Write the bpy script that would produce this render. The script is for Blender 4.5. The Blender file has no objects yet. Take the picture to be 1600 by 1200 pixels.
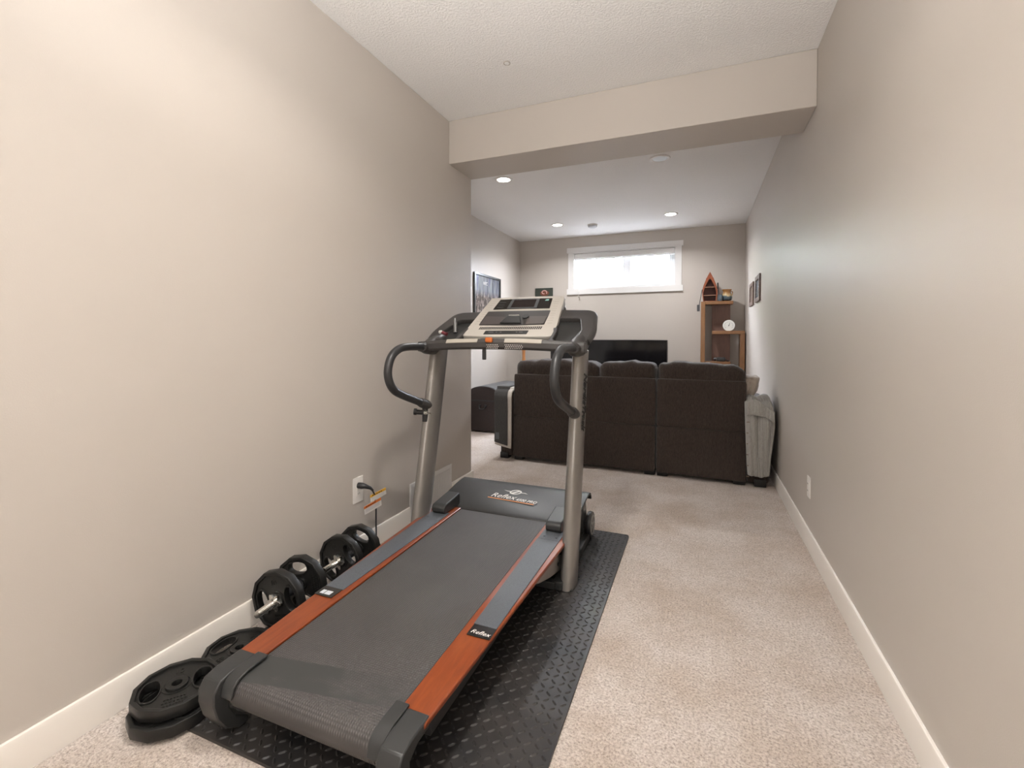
import bpy, bmesh, math, random
from mathutils import Vector, Matrix
random.seed(7)
C = bpy.context.scene.collection
PI = math.pi
R = math.radians

# ------------------------------------------------------------------ camera, world, exposure
scn = bpy.context.scene
cam_d = bpy.data.cameras.new('camera')
cam = bpy.data.objects.new('camera', cam_d); C.objects.link(cam)
cam_d.sensor_fit = 'HORIZONTAL'; cam_d.sensor_width = 36.0
cam_d.lens = 723.226/1600*36.0
cam_d.shift_y = -(600-543.27)/1600
cam_d.clip_start = 0.02
r0 = Vector((0.92793668, 0.37273557, 0.00131273)); f0 = Vector((-0.37264387, 0.92777598, -0.01919083)); u0 = Vector((-0.00837103, 0.0173187, 0.99981498))
cam.matrix_world = Matrix(((r0.x, u0.x, -f0.x, 0), (r0.y, u0.y, -f0.y, 0), (r0.z, u0.z, -f0.z, 1.17), (0, 0, 0, 1)))
scn.camera = cam
scn.view_settings.view_transform = 'Standard'
scn.view_settings.look = 'None'
scn.view_settings.gamma = 1
scn.view_settings.use_curve_mapping = False
scn.view_settings.exposure = 0.68

wd = bpy.data.worlds.new('world'); scn.world = wd; wd.use_nodes = True
wn = wd.node_tree.nodes; wn.clear()
wo = wn.new('ShaderNodeOutputWorld'); wb = wn.new('ShaderNodeBackground')
wb.inputs[0].default_value = (0.80, 0.87, 1.0, 1); wb.inputs[1].default_value = 92.0
wd.node_tree.links.new(wb.outputs[0], wo.inputs[0])

def lamp_light(loc, power, col, size=0.11, spread=150, name='downlight_beam'):
    d = bpy.data.lights.new(name, 'AREA'); d.shape = 'DISK'; d.size = size; d.energy = power; d.color = col
    d.spread = R(spread)
    o = bpy.data.objects.new(name, d); C.objects.link(o); o.location = loc
    return o
WARM = (1.0, 0.94, 0.87); SOFTW = (.98, 0.985, 1.0)
# the downlights in the ceiling (positions match the fittings built below)
NEAR_LAMPS = [(-0.62, 1.15), (-0.62, -0.55), (-0.62, -2.2)]
FAR_LAMPS = [(-1.793, 4.237), (-1.811, 6.185), (-0.331, 6.174)]
for x, y in NEAR_LAMPS: lamp_light((x, y, 2.728), 12, WARM, 0.13, 140)
for x, y in FAR_LAMPS: lamp_light((x, y, 2.730), 12, SOFTW, 0.11, 145)
# added soft fill light without a fixture, unseen behind the camera
rl = bpy.data.lights.new('fill_light', 'POINT'); rl.energy = 22; rl.shadow_soft_size = .28; rl.color = (1.0, .97, .93)
ro = bpy.data.objects.new('fill_light', rl); C.objects.link(ro); ro.location = (-.20, -.75, 1.30)
# added flash out of view, bounced off the near ceiling for even light
bl_d = bpy.data.lights.new('bounce_flash', 'AREA'); bl_d.shape = 'DISK'; bl_d.size = .30; bl_d.energy = 30; bl_d.color = (1.0, .98, .95); bl_d.spread = R(130)
bo = bpy.data.objects.new('bounce_flash', bl_d); C.objects.link(bo); bo.location = (-.30, -.10, 1.75)
bo.rotation_euler = Vector((-.10, .55, 1)).to_track_quat('-Z', 'Y').to_euler()
# portal over the window opening so the daylight is sampled well
pd = bpy.data.lights.new('window_portal', 'AREA'); pd.shape = 'RECTANGLE'; pd.size = 1.5; pd.size_y = 0.46; pd.cycles.is_portal = True
po = bpy.data.objects.new('window_portal', pd); C.objects.link(po); po.location = (-1.05, 7.24, 2.17); po.rotation_euler = (R(-90), 0, 0)

# ------------------------------------------------------------------ materials
def s2l(c): return tuple(((v/255)/12.92 if v/255 <= .04045 else ((v/255+.055)/1.055)**2.4) for v in c)
def new_mat(name, col, rough=.5, metal=0., spec=.5, coat=0., coat_rough=.1):
    m = bpy.data.materials.new(name); m.use_nodes = True
    b = m.node_tree.nodes['Principled BSDF']
    b.inputs['Base Color'].default_value = (*col, 1); b.inputs['Roughness'].default_value = rough
    b.inputs['Metallic'].default_value = metal; b.inputs['Specular IOR Level'].default_value = spec
    b.inputs['Coat Weight'].default_value = coat; b.inputs['Coat Roughness'].default_value = coat_rough
    return m
def nd(m, t, **kw):
    n = m.node_tree.nodes.new(t)
    for k, v in kw.items():
        if k in n.inputs.keys() if hasattr(n.inputs, 'keys') else False: n.inputs[k].default_value = v
        else: setattr(n, k, v)
    return n
def lk(m, a, b): m.node_tree.links.new(a, b)
def bsdf(m): return m.node_tree.nodes['Principled BSDF']
def coords(m, scale=(1, 1, 1), kind='Object'):
    tc = nd(m, 'ShaderNodeTexCoord'); mp = nd(m, 'ShaderNodeMapping'); mp.inputs['Scale'].default_value = scale
    lk(m, tc.outputs[kind], mp.inputs[0]); return mp.outputs[0]
def noise(m, vec, scale, detail=4, rough=.5, dist=0):
    n = nd(m, 'ShaderNodeTexNoise'); n.inputs['Scale'].default_value = scale; n.inputs['Detail'].default_value = detail
    n.inputs['Roughness'].default_value = rough; n.inputs['Distortion'].default_value = dist
    lk(m, vec, n.inputs['Vector']); return n.outputs[0]
def ramp(m, fac, stops):
    r = nd(m, 'ShaderNodeValToRGB'); e = r.color_ramp.elements
    while len(e) < len(stops): e.new(.5)
    for i, (p, c) in enumerate(stops): e[i].position = p; e[i].color = (*c, 1)
    lk(m, fac, r.inputs[0]); return r.outputs[0]
def mix(m, fac, a, b, mode='MIX'):
    n = nd(m, 'ShaderNodeMix'); n.data_type = 'RGBA'; n.blend_type = mode
    if hasattr(fac, 'is_linked') or hasattr(fac, 'links'): lk(m, fac, n.inputs[0])
    else: n.inputs[0].default_value = fac
    for s, i in ((a, 6), (b, 7)):
        if isinstance(s, tuple): n.inputs[i].default_value = (*s, 1)
        else: lk(m, s, n.inputs[i])
    return n.outputs[2]
def math_n(m, op, a, b=None, c=None):
    n = nd(m, 'ShaderNodeMath'); n.operation = op
    for s, i in ((a, 0), (b, 1), (c, 2)):
        if s is None: continue
        if isinstance(s, (int, float)): n.inputs[i].default_value = s
        else: lk(m, s, n.inputs[i])
    return n.outputs[0]
def bump(m, h, strength=.3, dist=.01):
    b = nd(m, 'ShaderNodeBump'); b.inputs['Strength'].default_value = strength; b.inputs['Distance'].default_value = dist
    lk(m, h, b.inputs['Height']); lk(m, b.outputs[0], bsdf(m).inputs['Normal'])

def paint(name, col, rough=.46):
    m = new_mat(name, col, rough, spec=.36); v = coords(m)
    n = noise(m, v, 260, 2); bump(m, n, .10, .002)
    n2 = noise(m, v, 1.3, 3); c = mix(m, .5, col, ramp(m, n2, [(.3, tuple(x*.965 for x in col)), (.7, tuple(x*1.03 for x in col))]))
    lk(m, c, bsdf(m).inputs['Base Color']); return m
WALLC = (0.515, 0.472, 0.428)
M_wall = paint('wall_paint', WALLC)
M_ceil = new_mat('ceiling_texture', (.87, .86, .85), .75, spec=.2)
v = coords(M_ceil); n = noise(M_ceil, v, 85, 5, .6); r_ = ramp(M_ceil, n, [(.42, (0, 0, 0)), (.62, (1, 1, 1))]); bump(M_ceil, r_, .55, .004)
M_trim = new_mat('trim_white', (.80, .755, .70), .35)
M_casing = new_mat('casing_white', (.70, .685, .67), .4)
M_plastic_w = new_mat('white_plastic', (.83, .80, .76), .3)
M_carpet = new_mat('carpet', (.5, .42, .36), .95, spec=.1)
v = coords(M_carpet)
na = noise(M_carpet, v, 125, 4, .75); nb = noise(M_carpet, v, 2.6, 5, .6); nc = noise(M_carpet, v, 34, 3, .6)
c1 = ramp(M_carpet, na, [(.34, (.34, .275, .24)), (.46, (.66, .575, .52)), (.62, (.90, .83, .78))])
c2 = ramp(M_carpet, nb, [(.34, (.80, .74, .67)), (.62, (1, 1, 1))]); c3 = ramp(M_carpet, nc, [(.3, (.86, .84, .82)), (.65, (1, 1, 1))])
lk(M_carpet, mix(M_carpet, 1., mix(M_carpet, 1., c1, c2, 'MULTIPLY'), c3, 'MULTIPLY'), bsdf(M_carpet).inputs['Base Color'])
bump(M_carpet, math_n(M_carpet, 'ADD', na, nc), .9, .012)
bsdf(M_carpet).inputs['Sheen Weight'].default_value = .25
M_rubber = new_mat('rubber_mat', (.03, .03, .03), .42, spec=.4)
v = coords(M_rubber); n = noise(M_rubber, v, 5, 4); lk(M_rubber, ramp(M_rubber, n, [(.35, (.018, .018, .019)), (.7, (.040, .035, .032))]), bsdf(M_rubber).inputs['Base Color'])
lk(M_rubber, ramp(M_rubber, noise(M_rubber, v, 11, 3), [(.3, (.36,)*3), (.7, (.5,)*3)]), bsdf(M_rubber).inputs['Roughness'])
M_iron = new_mat('black_cast_coating', (.011, .011, .0105), .38, spec=.42)
v = coords(M_iron); bump(M_iron, noise(M_iron, v, 400, 2), .12, .001)
M_chrome = new_mat('chrome', (.74, .73, .70), .16, metal=1)
M_tube = new_mat('handle_tube', (.030, .031, .033), .36, spec=.5)
M_plas = new_mat('charcoal_plastic', (.046, .043, .042), .40, spec=.5)
v = coords(M_plas); bump(M_plas, noise(M_plas, v, 700, 2), .10, .0006)
M_plas2 = new_mat('grey_plastic', (.030, .031, .031), .38, spec=.45)
M_blackp = new_mat('black_plastic', (.022, .022, .024), .35)
M_hood = new_mat('hood_plastic', (.020, .019, .018), .40, spec=.45)
v = coords(M_hood); bump(M_hood, noise(M_hood, v, 900, 2), .12, .0005)
M_upright = new_mat('upright_metallic_paint', (.27, .255, .24), .33, metal=.55, spec=.5)
M_cream = new_mat('console_cream', (.54, .510, .465), .36)
v = coords(M_cream, (60, 260, 260)); bump(M_cream, noise(M_cream, v, 1, 2), .12, .0008)
M_lav = new_mat('console_side_grey', (.30, .29, .30), .3)
M_grip = new_mat('pulse_grip_cream', (.42, .39, .335), .4)
M_gloss = new_mat('black_gloss', (.010, .010, .011), .08, spec=.6, coat=.5)
M_screen = new_mat('console_screen', (.020, .014, .015), .12, spec=.5)
M_strip = new_mat('foot_strip_rubber', (.105, .115, .13), .5, spec=.5)
v = coords(M_strip); n = noise(M_strip, v, 420, 2); bump(M_strip, n, .55, .0015)
lk(M_strip, ramp(M_strip, n, [(.35, (.058, .065, .076)), (.7, (.105, .116, .132))]), bsdf(M_strip).inputs['Base Color'])
M_orange = new_mat('orange_plastic', (.50, .13, .025), .3)
M_white_ink = new_mat('white_ink', (.75, .73, .70), .5)
M_orange_ink = new_mat('orange_ink', (.72, .25, .05), .5)
M_black_ink = new_mat('black_ink', (.015, .015, .015), .5)
# belt: dark grey weave with fine ridges and one smoother diagonal splice
M_belt = new_mat('walking_belt', (.12, .11, .108), .55, spec=.5)
v = coords(M_belt)
vs = coords(M_belt, (1, 1, 1))
ch = nd(M_belt, 'ShaderNodeTexWave'); ch.wave_type = 'BANDS'; ch.bands_direction = 'X'; ch.inputs['Scale'].default_value = 40; lk(M_belt, v, ch.inputs[0])
ch2 = nd(M_belt, 'ShaderNodeTexWave'); ch2.wave_type = 'BANDS'; ch2.bands_direction = 'Y'; ch2.inputs['Scale'].default_value = 40; lk(M_belt, v, ch2.inputs[0])
wv = math_n(M_belt, 'MULTIPLY', ch.outputs[1], ch2.outputs[1])
sx = nd(M_belt, 'ShaderNodeSeparateXYZ'); lk(M_belt, vs, sx.inputs[0])
# splice line coordinate: y - slope*x  (object space, root at x=-.977, y=1.7)
q = math_n(M_belt, 'SUBTRACT', sx.outputs[1], math_n(M_belt, 'MULTIPLY', sx.outputs[0], .16))
inb = math_n(M_belt, 'MULTIPLY', math_n(M_belt, 'GREATER_THAN', q, -0.735), math_n(M_belt, 'LESS_THAN', q, -0.630))
inb = math_n(M_belt, 'MULTIPLY', inb, math_n(M_belt, 'GREATER_THAN', sx.outputs[2], .14))
scf = noise(M_belt, coords(M_belt, (1.4, 3, 1)), 2.2, 4, .6)
scuff = ramp(M_belt, math_n(M_belt, 'ADD', scf, math_n(M_belt, 'MULTIPLY', sx.outputs[0], .35)), [(.50, (1, 1, 1)), (.60, (.25,)*3)])
inbs = math_n(M_belt, 'MULTIPLY', inb, scuff)
base = ramp(M_belt, noise(M_belt, v, 3.5, 6, .65), [(.3, (.060, .055, .054)), (.7, (.085, .078, .074))])
base = mix(M_belt, math_n(M_belt, 'MULTIPLY', math_n(M_belt, 'SUBTRACT', 1., wv), .55), base, (.026, .024, .023))
lk(M_belt, mix(M_belt, inbs, base, (.034, .035, .034)), bsdf(M_belt).inputs['Base Color'])
bump(M_belt, math_n(M_belt, 'MULTIPLY', wv, math_n(M_belt, 'SUBTRACT', 1., inbs)), .8, .002)
# wood
def wood(name, a, b, cc, rough=.32, coat=.25, sc=(9, 1.1, 9)):
    m = new_mat(name, b, rough, coat=coat, coat_rough=.12); v = coords(m, sc)
    n = noise(m, v, 6, 6, .65, .5); n2 = noise(m, coords(m), 1.8, 3)
    c = mix(m, .35, ramp(m, n, [(.28, a), (.5, b), (.75, cc)]), ramp(m, n2, [(.3, a), (.7, cc)]))
    lk(m, c, bsdf(m).inputs['Base Color']); return m
M_cherry = wood('cherry_side_rail', (.125, .021, .007), (.195, .038, .009), (.27, .066, .015))
M_oak = wood('shelf_oak', (.17, .075, .028), (.235, .110, .043), (.31, .155, .065), .4, .15, (6, 6, 1))
M_panel = wood('shelf_red_panel', (.14, .075, .055), (.185, .10, .075), (.23, .125, .095), .5, .05, (6, 6, 1))
M_red = wood('canoe_red_wood', (.17, .035, .014), (.24, .06, .022), (.34, .10, .04), .35, .3)
M_trunk = wood('trunk_dark_wood', (.012, .006, .005), (.018, .009, .008), (.028, .014, .012), .4, .05)
# sofa corduroy
def fabric(name, a, b, rib=True, rough=.9, sc=90, sheen=.15, axis='X'):
    m = new_mat(name, b, rough, spec=.2); v = coords(m)
    n = noise(m, coords(m, (34, 34, 5)), 7, 5, .75); c = ramp(m, n, [(.32, a), (.68, b)])
    lk(m, c, bsdf(m).inputs['Base Color'])
    if rib:
        w = nd(m, 'ShaderNodeTexWave'); w.bands_direction = axis; w.inputs['Scale'].default_value = sc; w.inputs['Distortion'].default_value = .8; lk(m, v, w.inputs[0])
        bump(m, w.outputs[1], .7, .003)
    else: bump(m, noise(m, v, 300, 3), .5, .003)
    bsdf(m).inputs['Sheen Weight'].default_value = sheen
    bsdf(m).inputs['Sheen Roughness'].default_value = .45
    return m
M_sofa = fabric('sofa_corduroy', (.024, .018, .0155), (.072, .054, .045), sc=38, sheen=.20)
M_feet = new_mat('sofa_feet', (.008, .008, .008), .4)
M_thrd = fabric('charcoal_blanket', (.050, .048, .046), (.075, .072, .070), rib=False)
M_sherpa = fabric('cream_sherpa', (.50, .46, .41), (.62, .58, .52), rib=False, sheen=.4)
M_throw = fabric('light_grey_knit', (.30, .29, .265), (.42, .41, .385), rib=True, sc=30, sheen=.3)
M_fluff = fabric('beige_fluffy', (.33, .27, .22), (.52, .45, .38), rib=False, sheen=.5)
M_label = new_mat('blanket_label_grey', (.10, .11, .115), .7)
M_tv = new_mat('television_screen', (.004, .004, .005), .10, spec=.5)
M_frame_b = new_mat('black_frame', (.008, .008, .008), .3)
M_brownf = wood('rustic_brown_frame', (.06, .035, .028), (.13, .085, .07), (.30, .22, .18), .5, 0)
M_dark = new_mat('dark_void', (.012, .011, .011), .7)
M_galv = new_mat('galvanised_steel', (.82, .84, .86), .5, metal=0)
M_vinyl = new_mat('window_vinyl', (.85, .86, .87), .3)

# glass pane
M_glass = bpy.data.materials.new('window_glass'); M_glass.use_nodes = True
g = M_glass.node_tree; g.nodes.clear(); o_ = g.nodes.new('ShaderNodeOutputMaterial'); mx = g.nodes.new('ShaderNodeMixShader')
t_ = g.nodes.new('ShaderNodeBsdfTransparent'); gl = g.nodes.new('ShaderNodeBsdfGlossy'); gl.inputs['Roughness'].default_value = .02
mx.inputs[0].default_value = .06; g.links.new(t_.outputs[0], mx.inputs[1]); g.links.new(gl.outputs[0], mx.inputs[2]); g.links.new(mx.outputs[0], o_.inputs[0])
# lit lamp lens
def emit(name, col, s):
    m = new_mat(name, (.8, .8, .8), .4); b = bsdf(m); b.inputs['Emission Color'].default_value = (*col, 1); b.inputs['Emission Strength'].default_value = s; return m
M_lens_on = emit('lamp_lens_lit', (1, .93, .84), 14)
M_lens_off = new_mat('lamp_lens_off', (.62, .65, .68), .35)
M_white_metal = new_mat('lamp_trim_white', (.82, .80, .78), .4)

# ------------------------------------------------------------------ mesh helpers
class B:
    def __init__(s): s.bm = bmesh.new()
    def add(s, verts, faces, M=None):
        vs = [s.bm.verts.new((M @ Vector(v)) if M else v) for v in verts]
        for f in faces:
            try: s.bm.faces.new([vs[i] for i in f])
            except ValueError: pass
        return s
    def box(s, lo, hi, M=None):
        x0, y0, z0 = lo; x1, y1, z1 = hi
        return s.add([(x0, y0, z0), (x1, y0, z0), (x1, y1, z0), (x0, y1, z0), (x0, y0, z1), (x1, y0, z1), (x1, y1, z1), (x0, y1, z1)],
              [(0, 3, 2, 1), (4, 5, 6, 7), (0, 1, 5, 4), (1, 2, 6, 5), (2, 3, 7, 6), (3, 0, 4, 7)], M)
    def prism(s, pts, axis, a, b, M=None):
        """polygon pts in the two other axes, extruded along axis from a to b"""
        def P(p, t): return {'x': (t, p[0], p[1]), 'y': (p[0], t, p[1]), 'z': (p[0], p[1], t)}[axis]
        n = len(pts); vs = [P(p, a) for p in pts]+[P(p, b) for p in pts]
        fs = [tuple(range(n))[::-1], tuple(range(n, 2*n))]+[(i, (i+1) % n, n+(i+1) % n, n+i) for i in range(n)]
        s.add(vs, fs, M); return s
    def loft(s, rings, cap=True, closed=False, M=None):
        n = len(rings[0]); vs = [p for r in rings for p in r]; fs = []
        m = len(rings)
        for k in range(m if closed else m-1):
            a = k*n; b = ((k+1) % m)*n
            for i in range(n): fs.append((a+i, a+(i+1) % n, b+(i+1) % n, b+i))
        if cap and not closed: fs.append(tuple(range(n))[::-1]); fs.append(tuple(range((m-1)*n, m*n)))
        s.add(vs, fs, M); return s
    def cyl(s, p0, p1, r, r2=None, n=24, M=None):
        p0 = Vector(p0); p1 = Vector(p1); d = (p1-p0).normalized(); r2 = r if r2 is None else r2
        a = d.orthogonal().normalized(); b = d.cross(a)
        return s.loft([[tuple(p+(a*math.cos(2*PI*i/n)+b*math.sin(2*PI*i/n))*rr) for i in range(n)] for p, rr in ((p0, r), (p1, r2))], M=M)
    def lathe(s, prof, org=(0, 0, 0), n=32, M=None):
        ox, oy, oz = org
        return s.loft([[(ox+r*math.cos(2*PI*i/n), oy+r*math.sin(2*PI*i/n), oz+z) for i in range(n)] for r, z in prof], M=M)
    def tube(s, pts, r, n=16, M=None):
        pts = [Vector(p) for p in pts]; rings = []; prev = None
        for i, p in enumerate(pts):
            t = (pts[min(i+1, len(pts)-1)]-pts[max(i-1, 0)]).normalized()
            a = t.orthogonal().normalized() if prev is None else (prev-t*prev.dot(t)).normalized()
            prev = a; b = t.cross(a); rr = r[i] if isinstance(r, (list, tuple)) else r
            rings.append([tuple(p+(a*math.cos(2*PI*k/n)+b*math.sin(2*PI*k/n))*rr) for k in range(n)])
        return s.loft(rings, M=M)
    def rbox(s, lo, hi, r, n=8, fn=None, M=None):
        """rounded box; fn(p, unit) may move each point"""
        lo = Vector(lo); hi = Vector(hi); c = (lo+hi)/2; h = (hi-lo)/2; r = min(r, h.x, h.y, h.z)
        t = bmesh.new(); bmesh.ops.create_cube(t, size=2)
        bmesh.ops.subdivide_edges(t, edges=t.edges[:], cuts=n, use_grid_fill=True)
        for v in t.verts:
            u = v.co.copy()
            # concentrate samples near the edges
            w = Vector([math.copysign(abs(k)**.6, k) for k in u]) if n > 3 else u
            p = Vector((w.x*h.x, w.y*h.y, w.z*h.z)); q = Vector([max(-(h[i]-r), min(h[i]-r, p[i])) for i in range(3)])
            d = p-q
            p = c+q+(d.normalized()*r if d.length > 1e-9 else d)
            if fn: p = Vector(fn(p, u))
            v.co = (M @ p) if M else p
        me = bpy.data.meshes.new('tmp'); t.to_mesh(me); t.free(); s.bm.from_mesh(me); bpy.data.meshes.remove(me); return s
    def grid(s, fn, nu, nv):
        vs = [fn(i/nu, j/nv) for j in range(nv+1) for i in range(nu+1)]
        fs = [(j*(nu+1)+i, j*(nu+1)+i+1, (j+1)*(nu+1)+i+1, (j+1)*(nu+1)+i) for j in range(nv) for i in range(nu)]
        return s.add(vs, fs)
ORG = {}
def wloc(o): return ORG.get(o.name, Vector((0, 0, 0)))
def finish(o, parent=None):
    C.objects.link(o)
    if parent is not None: o.parent = parent; ORG[o.name] = wloc(parent)
    return o
def obj(name, b, mat, parent=None, bevel=0, seg=2, smooth=True, ang=35, org=None, solid=0, sub=0):
    """one mesh object; vertices are written in world space and shifted to the parent's (or own) origin"""
    me = bpy.data.meshes.new(name); bm = b.bm
    bmesh.ops.recalc_face_normals(bm, faces=bm.faces[:])
    off = wloc(parent) if parent is not None else (Vector(org) if org else Vector((0, 0, 0)))
    if off.length: bmesh.ops.translate(bm, verts=bm.verts[:], vec=-off)
    bm.to_mesh(me); bm.free()
    mats = mat if isinstance(mat, list) else [mat]
    for m in mats: me.materials.append(m)
    if smooth:
        for p in me.polygons: p.use_smooth = True
        me.set_sharp_from_angle(angle=R(ang))
    o = bpy.data.objects.new(name, me); finish(o, parent)
    if parent is None and org: o.location = org; ORG[o.name] = Vector(org)
    if solid:
        md = o.modifiers.new('solid', 'SOLIDIFY'); md.thickness = solid; md.offset = 0
    if bevel:
        md = o.modifiers.new('bevel', 'BEVEL'); md.width = bevel; md.segments = seg; md.limit_method = 'ANGLE'; md.angle_limit = R(40)
        md.harden_normals = False
    if sub:
        md = o.modifiers.new('sub', 'SUBSURF'); md.levels = sub; md.render_levels = sub
    return o
def tag(o, label=None, cat=None, group=None, kind=None):
    if label: o['label'] = label
    if cat: o['category'] = cat
    if group: o['group'] = group
    if kind: o['kind'] = kind
    return o
def empty(name, loc, label, cat, group=None):
    o = bpy.data.objects.new(name, None); C.objects.link(o); o.location = loc; ORG[o.name] = Vector(loc)
    o.empty_display_size = .1
    return tag(o, label, cat, group)
def copy_tree(o, parent=None):
    c = o.copy(); C.objects.link(c)
    if parent is not None: c.parent = parent
    for ch in list(o.children): copy_tree(ch, c)
    return c
def struct(name, b, mat, bevel=0, **k): return tag(obj(name, b, mat, bevel=bevel, **k), kind='structure')
def from_curve(cu, name, mat, parent, M):
    t = bpy.data.objects.new('tmp', cu); C.objects.link(t)
    dg = bpy.context.evaluated_depsgraph_get(); dg.update()
    me = bpy.data.meshes.new_from_object(t.evaluated_get(dg)); bpy.data.objects.remove(t)
    me.transform(M); off = wloc(parent) if parent is not None else Vector((0, 0, 0)); me.transform(Matrix.Translation(-off))
    me.materials.clear(); me.materials.append(mat); me.name = name
    o = bpy.data.objects.new(name, me); return finish(o, parent)
def text(name, body, size, M, mat, parent, ext=.0004, shear=0, space=1., align='CENTER', sx=1., bold=0):
    cu = bpy.data.curves.new('t', 'FONT'); cu.body = body; cu.size = size; cu.extrude = ext; cu.shear = shear; cu.align_x = align; cu.align_y = 'CENTER'
    cu.space_character = space; cu.offset = bold; cu.resolution_u = 3
    return from_curve(cu, name, mat, parent, M @ Matrix.Diagonal((sx, 1, 1, 1)))
def shape2d(polys, ext, M=None, bev=0):
    """filled 2D outline (first = outer, rest = holes) with thickness -> returns temporary mesh"""
    cu = bpy.data.curves.new('c', 'CURVE'); cu.dimensions = '2D'; cu.fill_mode = 'BOTH'; cu.extrude = ext; cu.bevel_depth = bev; cu.bevel_resolution = 1
    if bev: cu.offset = -bev
    for pts in polys:
        sp = cu.splines.new('POLY'); sp.points.add(len(pts)-1)
        for p, q in zip(sp.points, pts): p.co = (q[0], q[1], 0, 1)
        sp.use_cyclic_u = True
    t = bpy.data.objects.new('tmp', cu); C.objects.link(t)
    dg = bpy.context.evaluated_depsgraph_get(); dg.update()
    me = bpy.data.meshes.new_from_object(t.evaluated_get(dg)); bpy.data.objects.remove(t)
    if M: me.transform(M)
    return me
def addmesh(b, me): b.bm.from_mesh(me); bpy.data.meshes.remove(me); return b
def frame(o, ex, ey):
    ex = Vector(ex).normalized(); ey = Vector(ey); ez = ex.cross(ey).normalized(); ey = ez.cross(ex)
    return Matrix(((ex.x, ey.x, ez.x, o[0]), (ex.y, ey.y, ez.y, o[1]), (ex.z, ey.z, ez.z, o[2]), (0, 0, 0, 1)))
def rpoly(pts, r, n=5):
    """round the corners of a polygon"""
    out = []; m = len(pts)
    for i in range(m):
        p = Vector(pts[i]); a = Vector(pts[i-1]); c = Vector(pts[(i+1) % m]); rr = r[i] if isinstance(r, (list, tuple)) else r
        if rr <= 0: out.append(tuple(p)); continue
        d1 = (a-p).normalized(); d2 = (c-p).normalized(); k = min(rr, (a-p).length*.49, (c-p).length*.49)
        s_, e_ = p+d1*k, p+d2*k
        for j in range(n+1):
            t = j/n; out.append(tuple(s_*(1-t)**2+p*2*t*(1-t)+e_*t*t))
    return out
def spline(pts, n=8):
    """Catmull-Rom through pts"""
    P = [Vector(p) for p in pts]; out = []
    for i in range(len(P)-1):
        a = P[max(i-1, 0)]; b = P[i]; c = P[i+1]; d = P[min(i+2, len(P)-1)]
        for k in range(n):
            t = k/n; out.append(.5*((2*b)+(c-a)*t+(2*a-5*b+4*c-d)*t*t+(3*b-a-3*c+d)*t**3))
    out.append(P[-1]); return out

# ------------------------------------------------------------------ room shell
XL, XR, XF = -1.684, .588, -2.689      # near left wall, right wall, far left wall
Y1, Y2, YF = 2.962, 3.317, 7.035       # beam front/back, far wall
YB = -3.4; HC = 2.742; ZB = 2.433
struct('floor', B().box((-3.2, YB-.2, -.1), (.9, YF+.3, 0)), M_carpet)
struct('ceiling', B().box((-3.2, YB-.2, HC), (.9, YF+.3, HC+.15)), M_ceil)
struct('ceiling_beam', B().box((XL, Y1, ZB), (XR, Y2, HC)), M_wall, bevel=.004)
struct('wall_left', B().box((-3.2, YB-.2, 0), (XL, Y2, HC)), M_wall, bevel=.004)
struct('wall_far_left', B().box((-3.2, Y2, 0), (XF, YF+.3, HC)), M_wall)
struct('wall_right', B().box((XR, YB-.2, 0), (.9, YF+.3, HC)), M_wall)
struct('wall_back', B().box((XL, YB-.2, 0), (XR, YB, HC)), M_wall)
# far wall with the window opening
wx0, wx1, wz0, wz1 = -1.80, -.303, 1.940, 2.497
b = B(); b.box((XF, YF, 0), (wx0, YF+.26, HC)); b.box((wx1, YF, 0), (XR, YF+.26, HC)); b.box((wx0, YF, 0), (wx1, YF+.26, wz0)); b.box((wx0, YF, wz1), (wx1, YF+.26, HC))
struct('wall_far', b, M_wall)
# baseboards
HB = .108; TB = .0135
def bprof(d): return [(0, 0), (d*TB, 0), (d*TB, HB-.012), (d*(TB-.004), HB), (0, HB)]
b = B()
b.prism([(XL+p[0], p[1]) for p in bprof(1)], 'y', YB, 2.452); b.prism([(XL+p[0], p[1]) for p in bprof(1)], 'y', 2.990, Y2)
b.box((XF, Y2, 0), (XL+TB, Y2+TB, HB))
struct('baseboard_left', b, M_trim, bevel=.002)
struct('baseboard_right', B().prism([(XR+p[0], p[1]) for p in bprof(-1)], 'y', YB, YF), M_trim, bevel=.002)
struct('baseboard_far', B().box((XF, YF-TB, 0), (XR-TB, YF, HB)), M_trim, bevel=.002)
struct('baseboard_far_left', B().box((XF, Y2+TB, 0), (XF+TB, YF-TB, HB)), M_trim, bevel=.002)

# window: casing, frame, glass
w = tag(obj('window_1', B().box((wx0-.08, YF-.02, wz0-.082), (wx0, YF, wz1+.002)).box((wx1, YF-.02, wz0-.082), (wx1+.08, YF, wz1+.002))
    .box((wx0-.10, YF-.024, wz1), (wx1+.10, YF, wz1+.078)).box((wx0-.10, YF-.026, wz0-.085), (wx1+.10, YF, wz0)), M_casing, bevel=.002), kind='structure')
obj('jamb', B().box((wx0, YF-.015, wz0), (wx0+.012, YF+.2, wz1)).box((wx1-.012, YF-.015, wz0), (wx1, YF+.2, wz1)).box((wx0+.012, YF-.015, wz0), (wx1-.012, YF+.2, wz0+.012)).box((wx0+.012, YF-.01, wz1-.012), (wx1-.012, YF+.2, wz1)), M_casing, w)
b = B(); fy0, fy1 = YF+.13, YF+.19; a0, a1, c0, c1 = wx0+.012, wx1-.012, wz0+.012, wz1-.012
b.box((a0, fy0, c0), (a0+.075, fy1, c1)).box((a1-.05, fy0, c0), (a1, fy1, c1)).box((a0+.075, fy0, c0), (a1-.05, fy1, c0+.045)).box((a0+.075, fy0, c1-.045), (a1-.05, fy1, c1))
b.box((-1.065, fy0-.01, c0+.045), (-.985, fy1, c1-.045))
obj('sash_frame', b, M_vinyl, w, bevel=.003)
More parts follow.
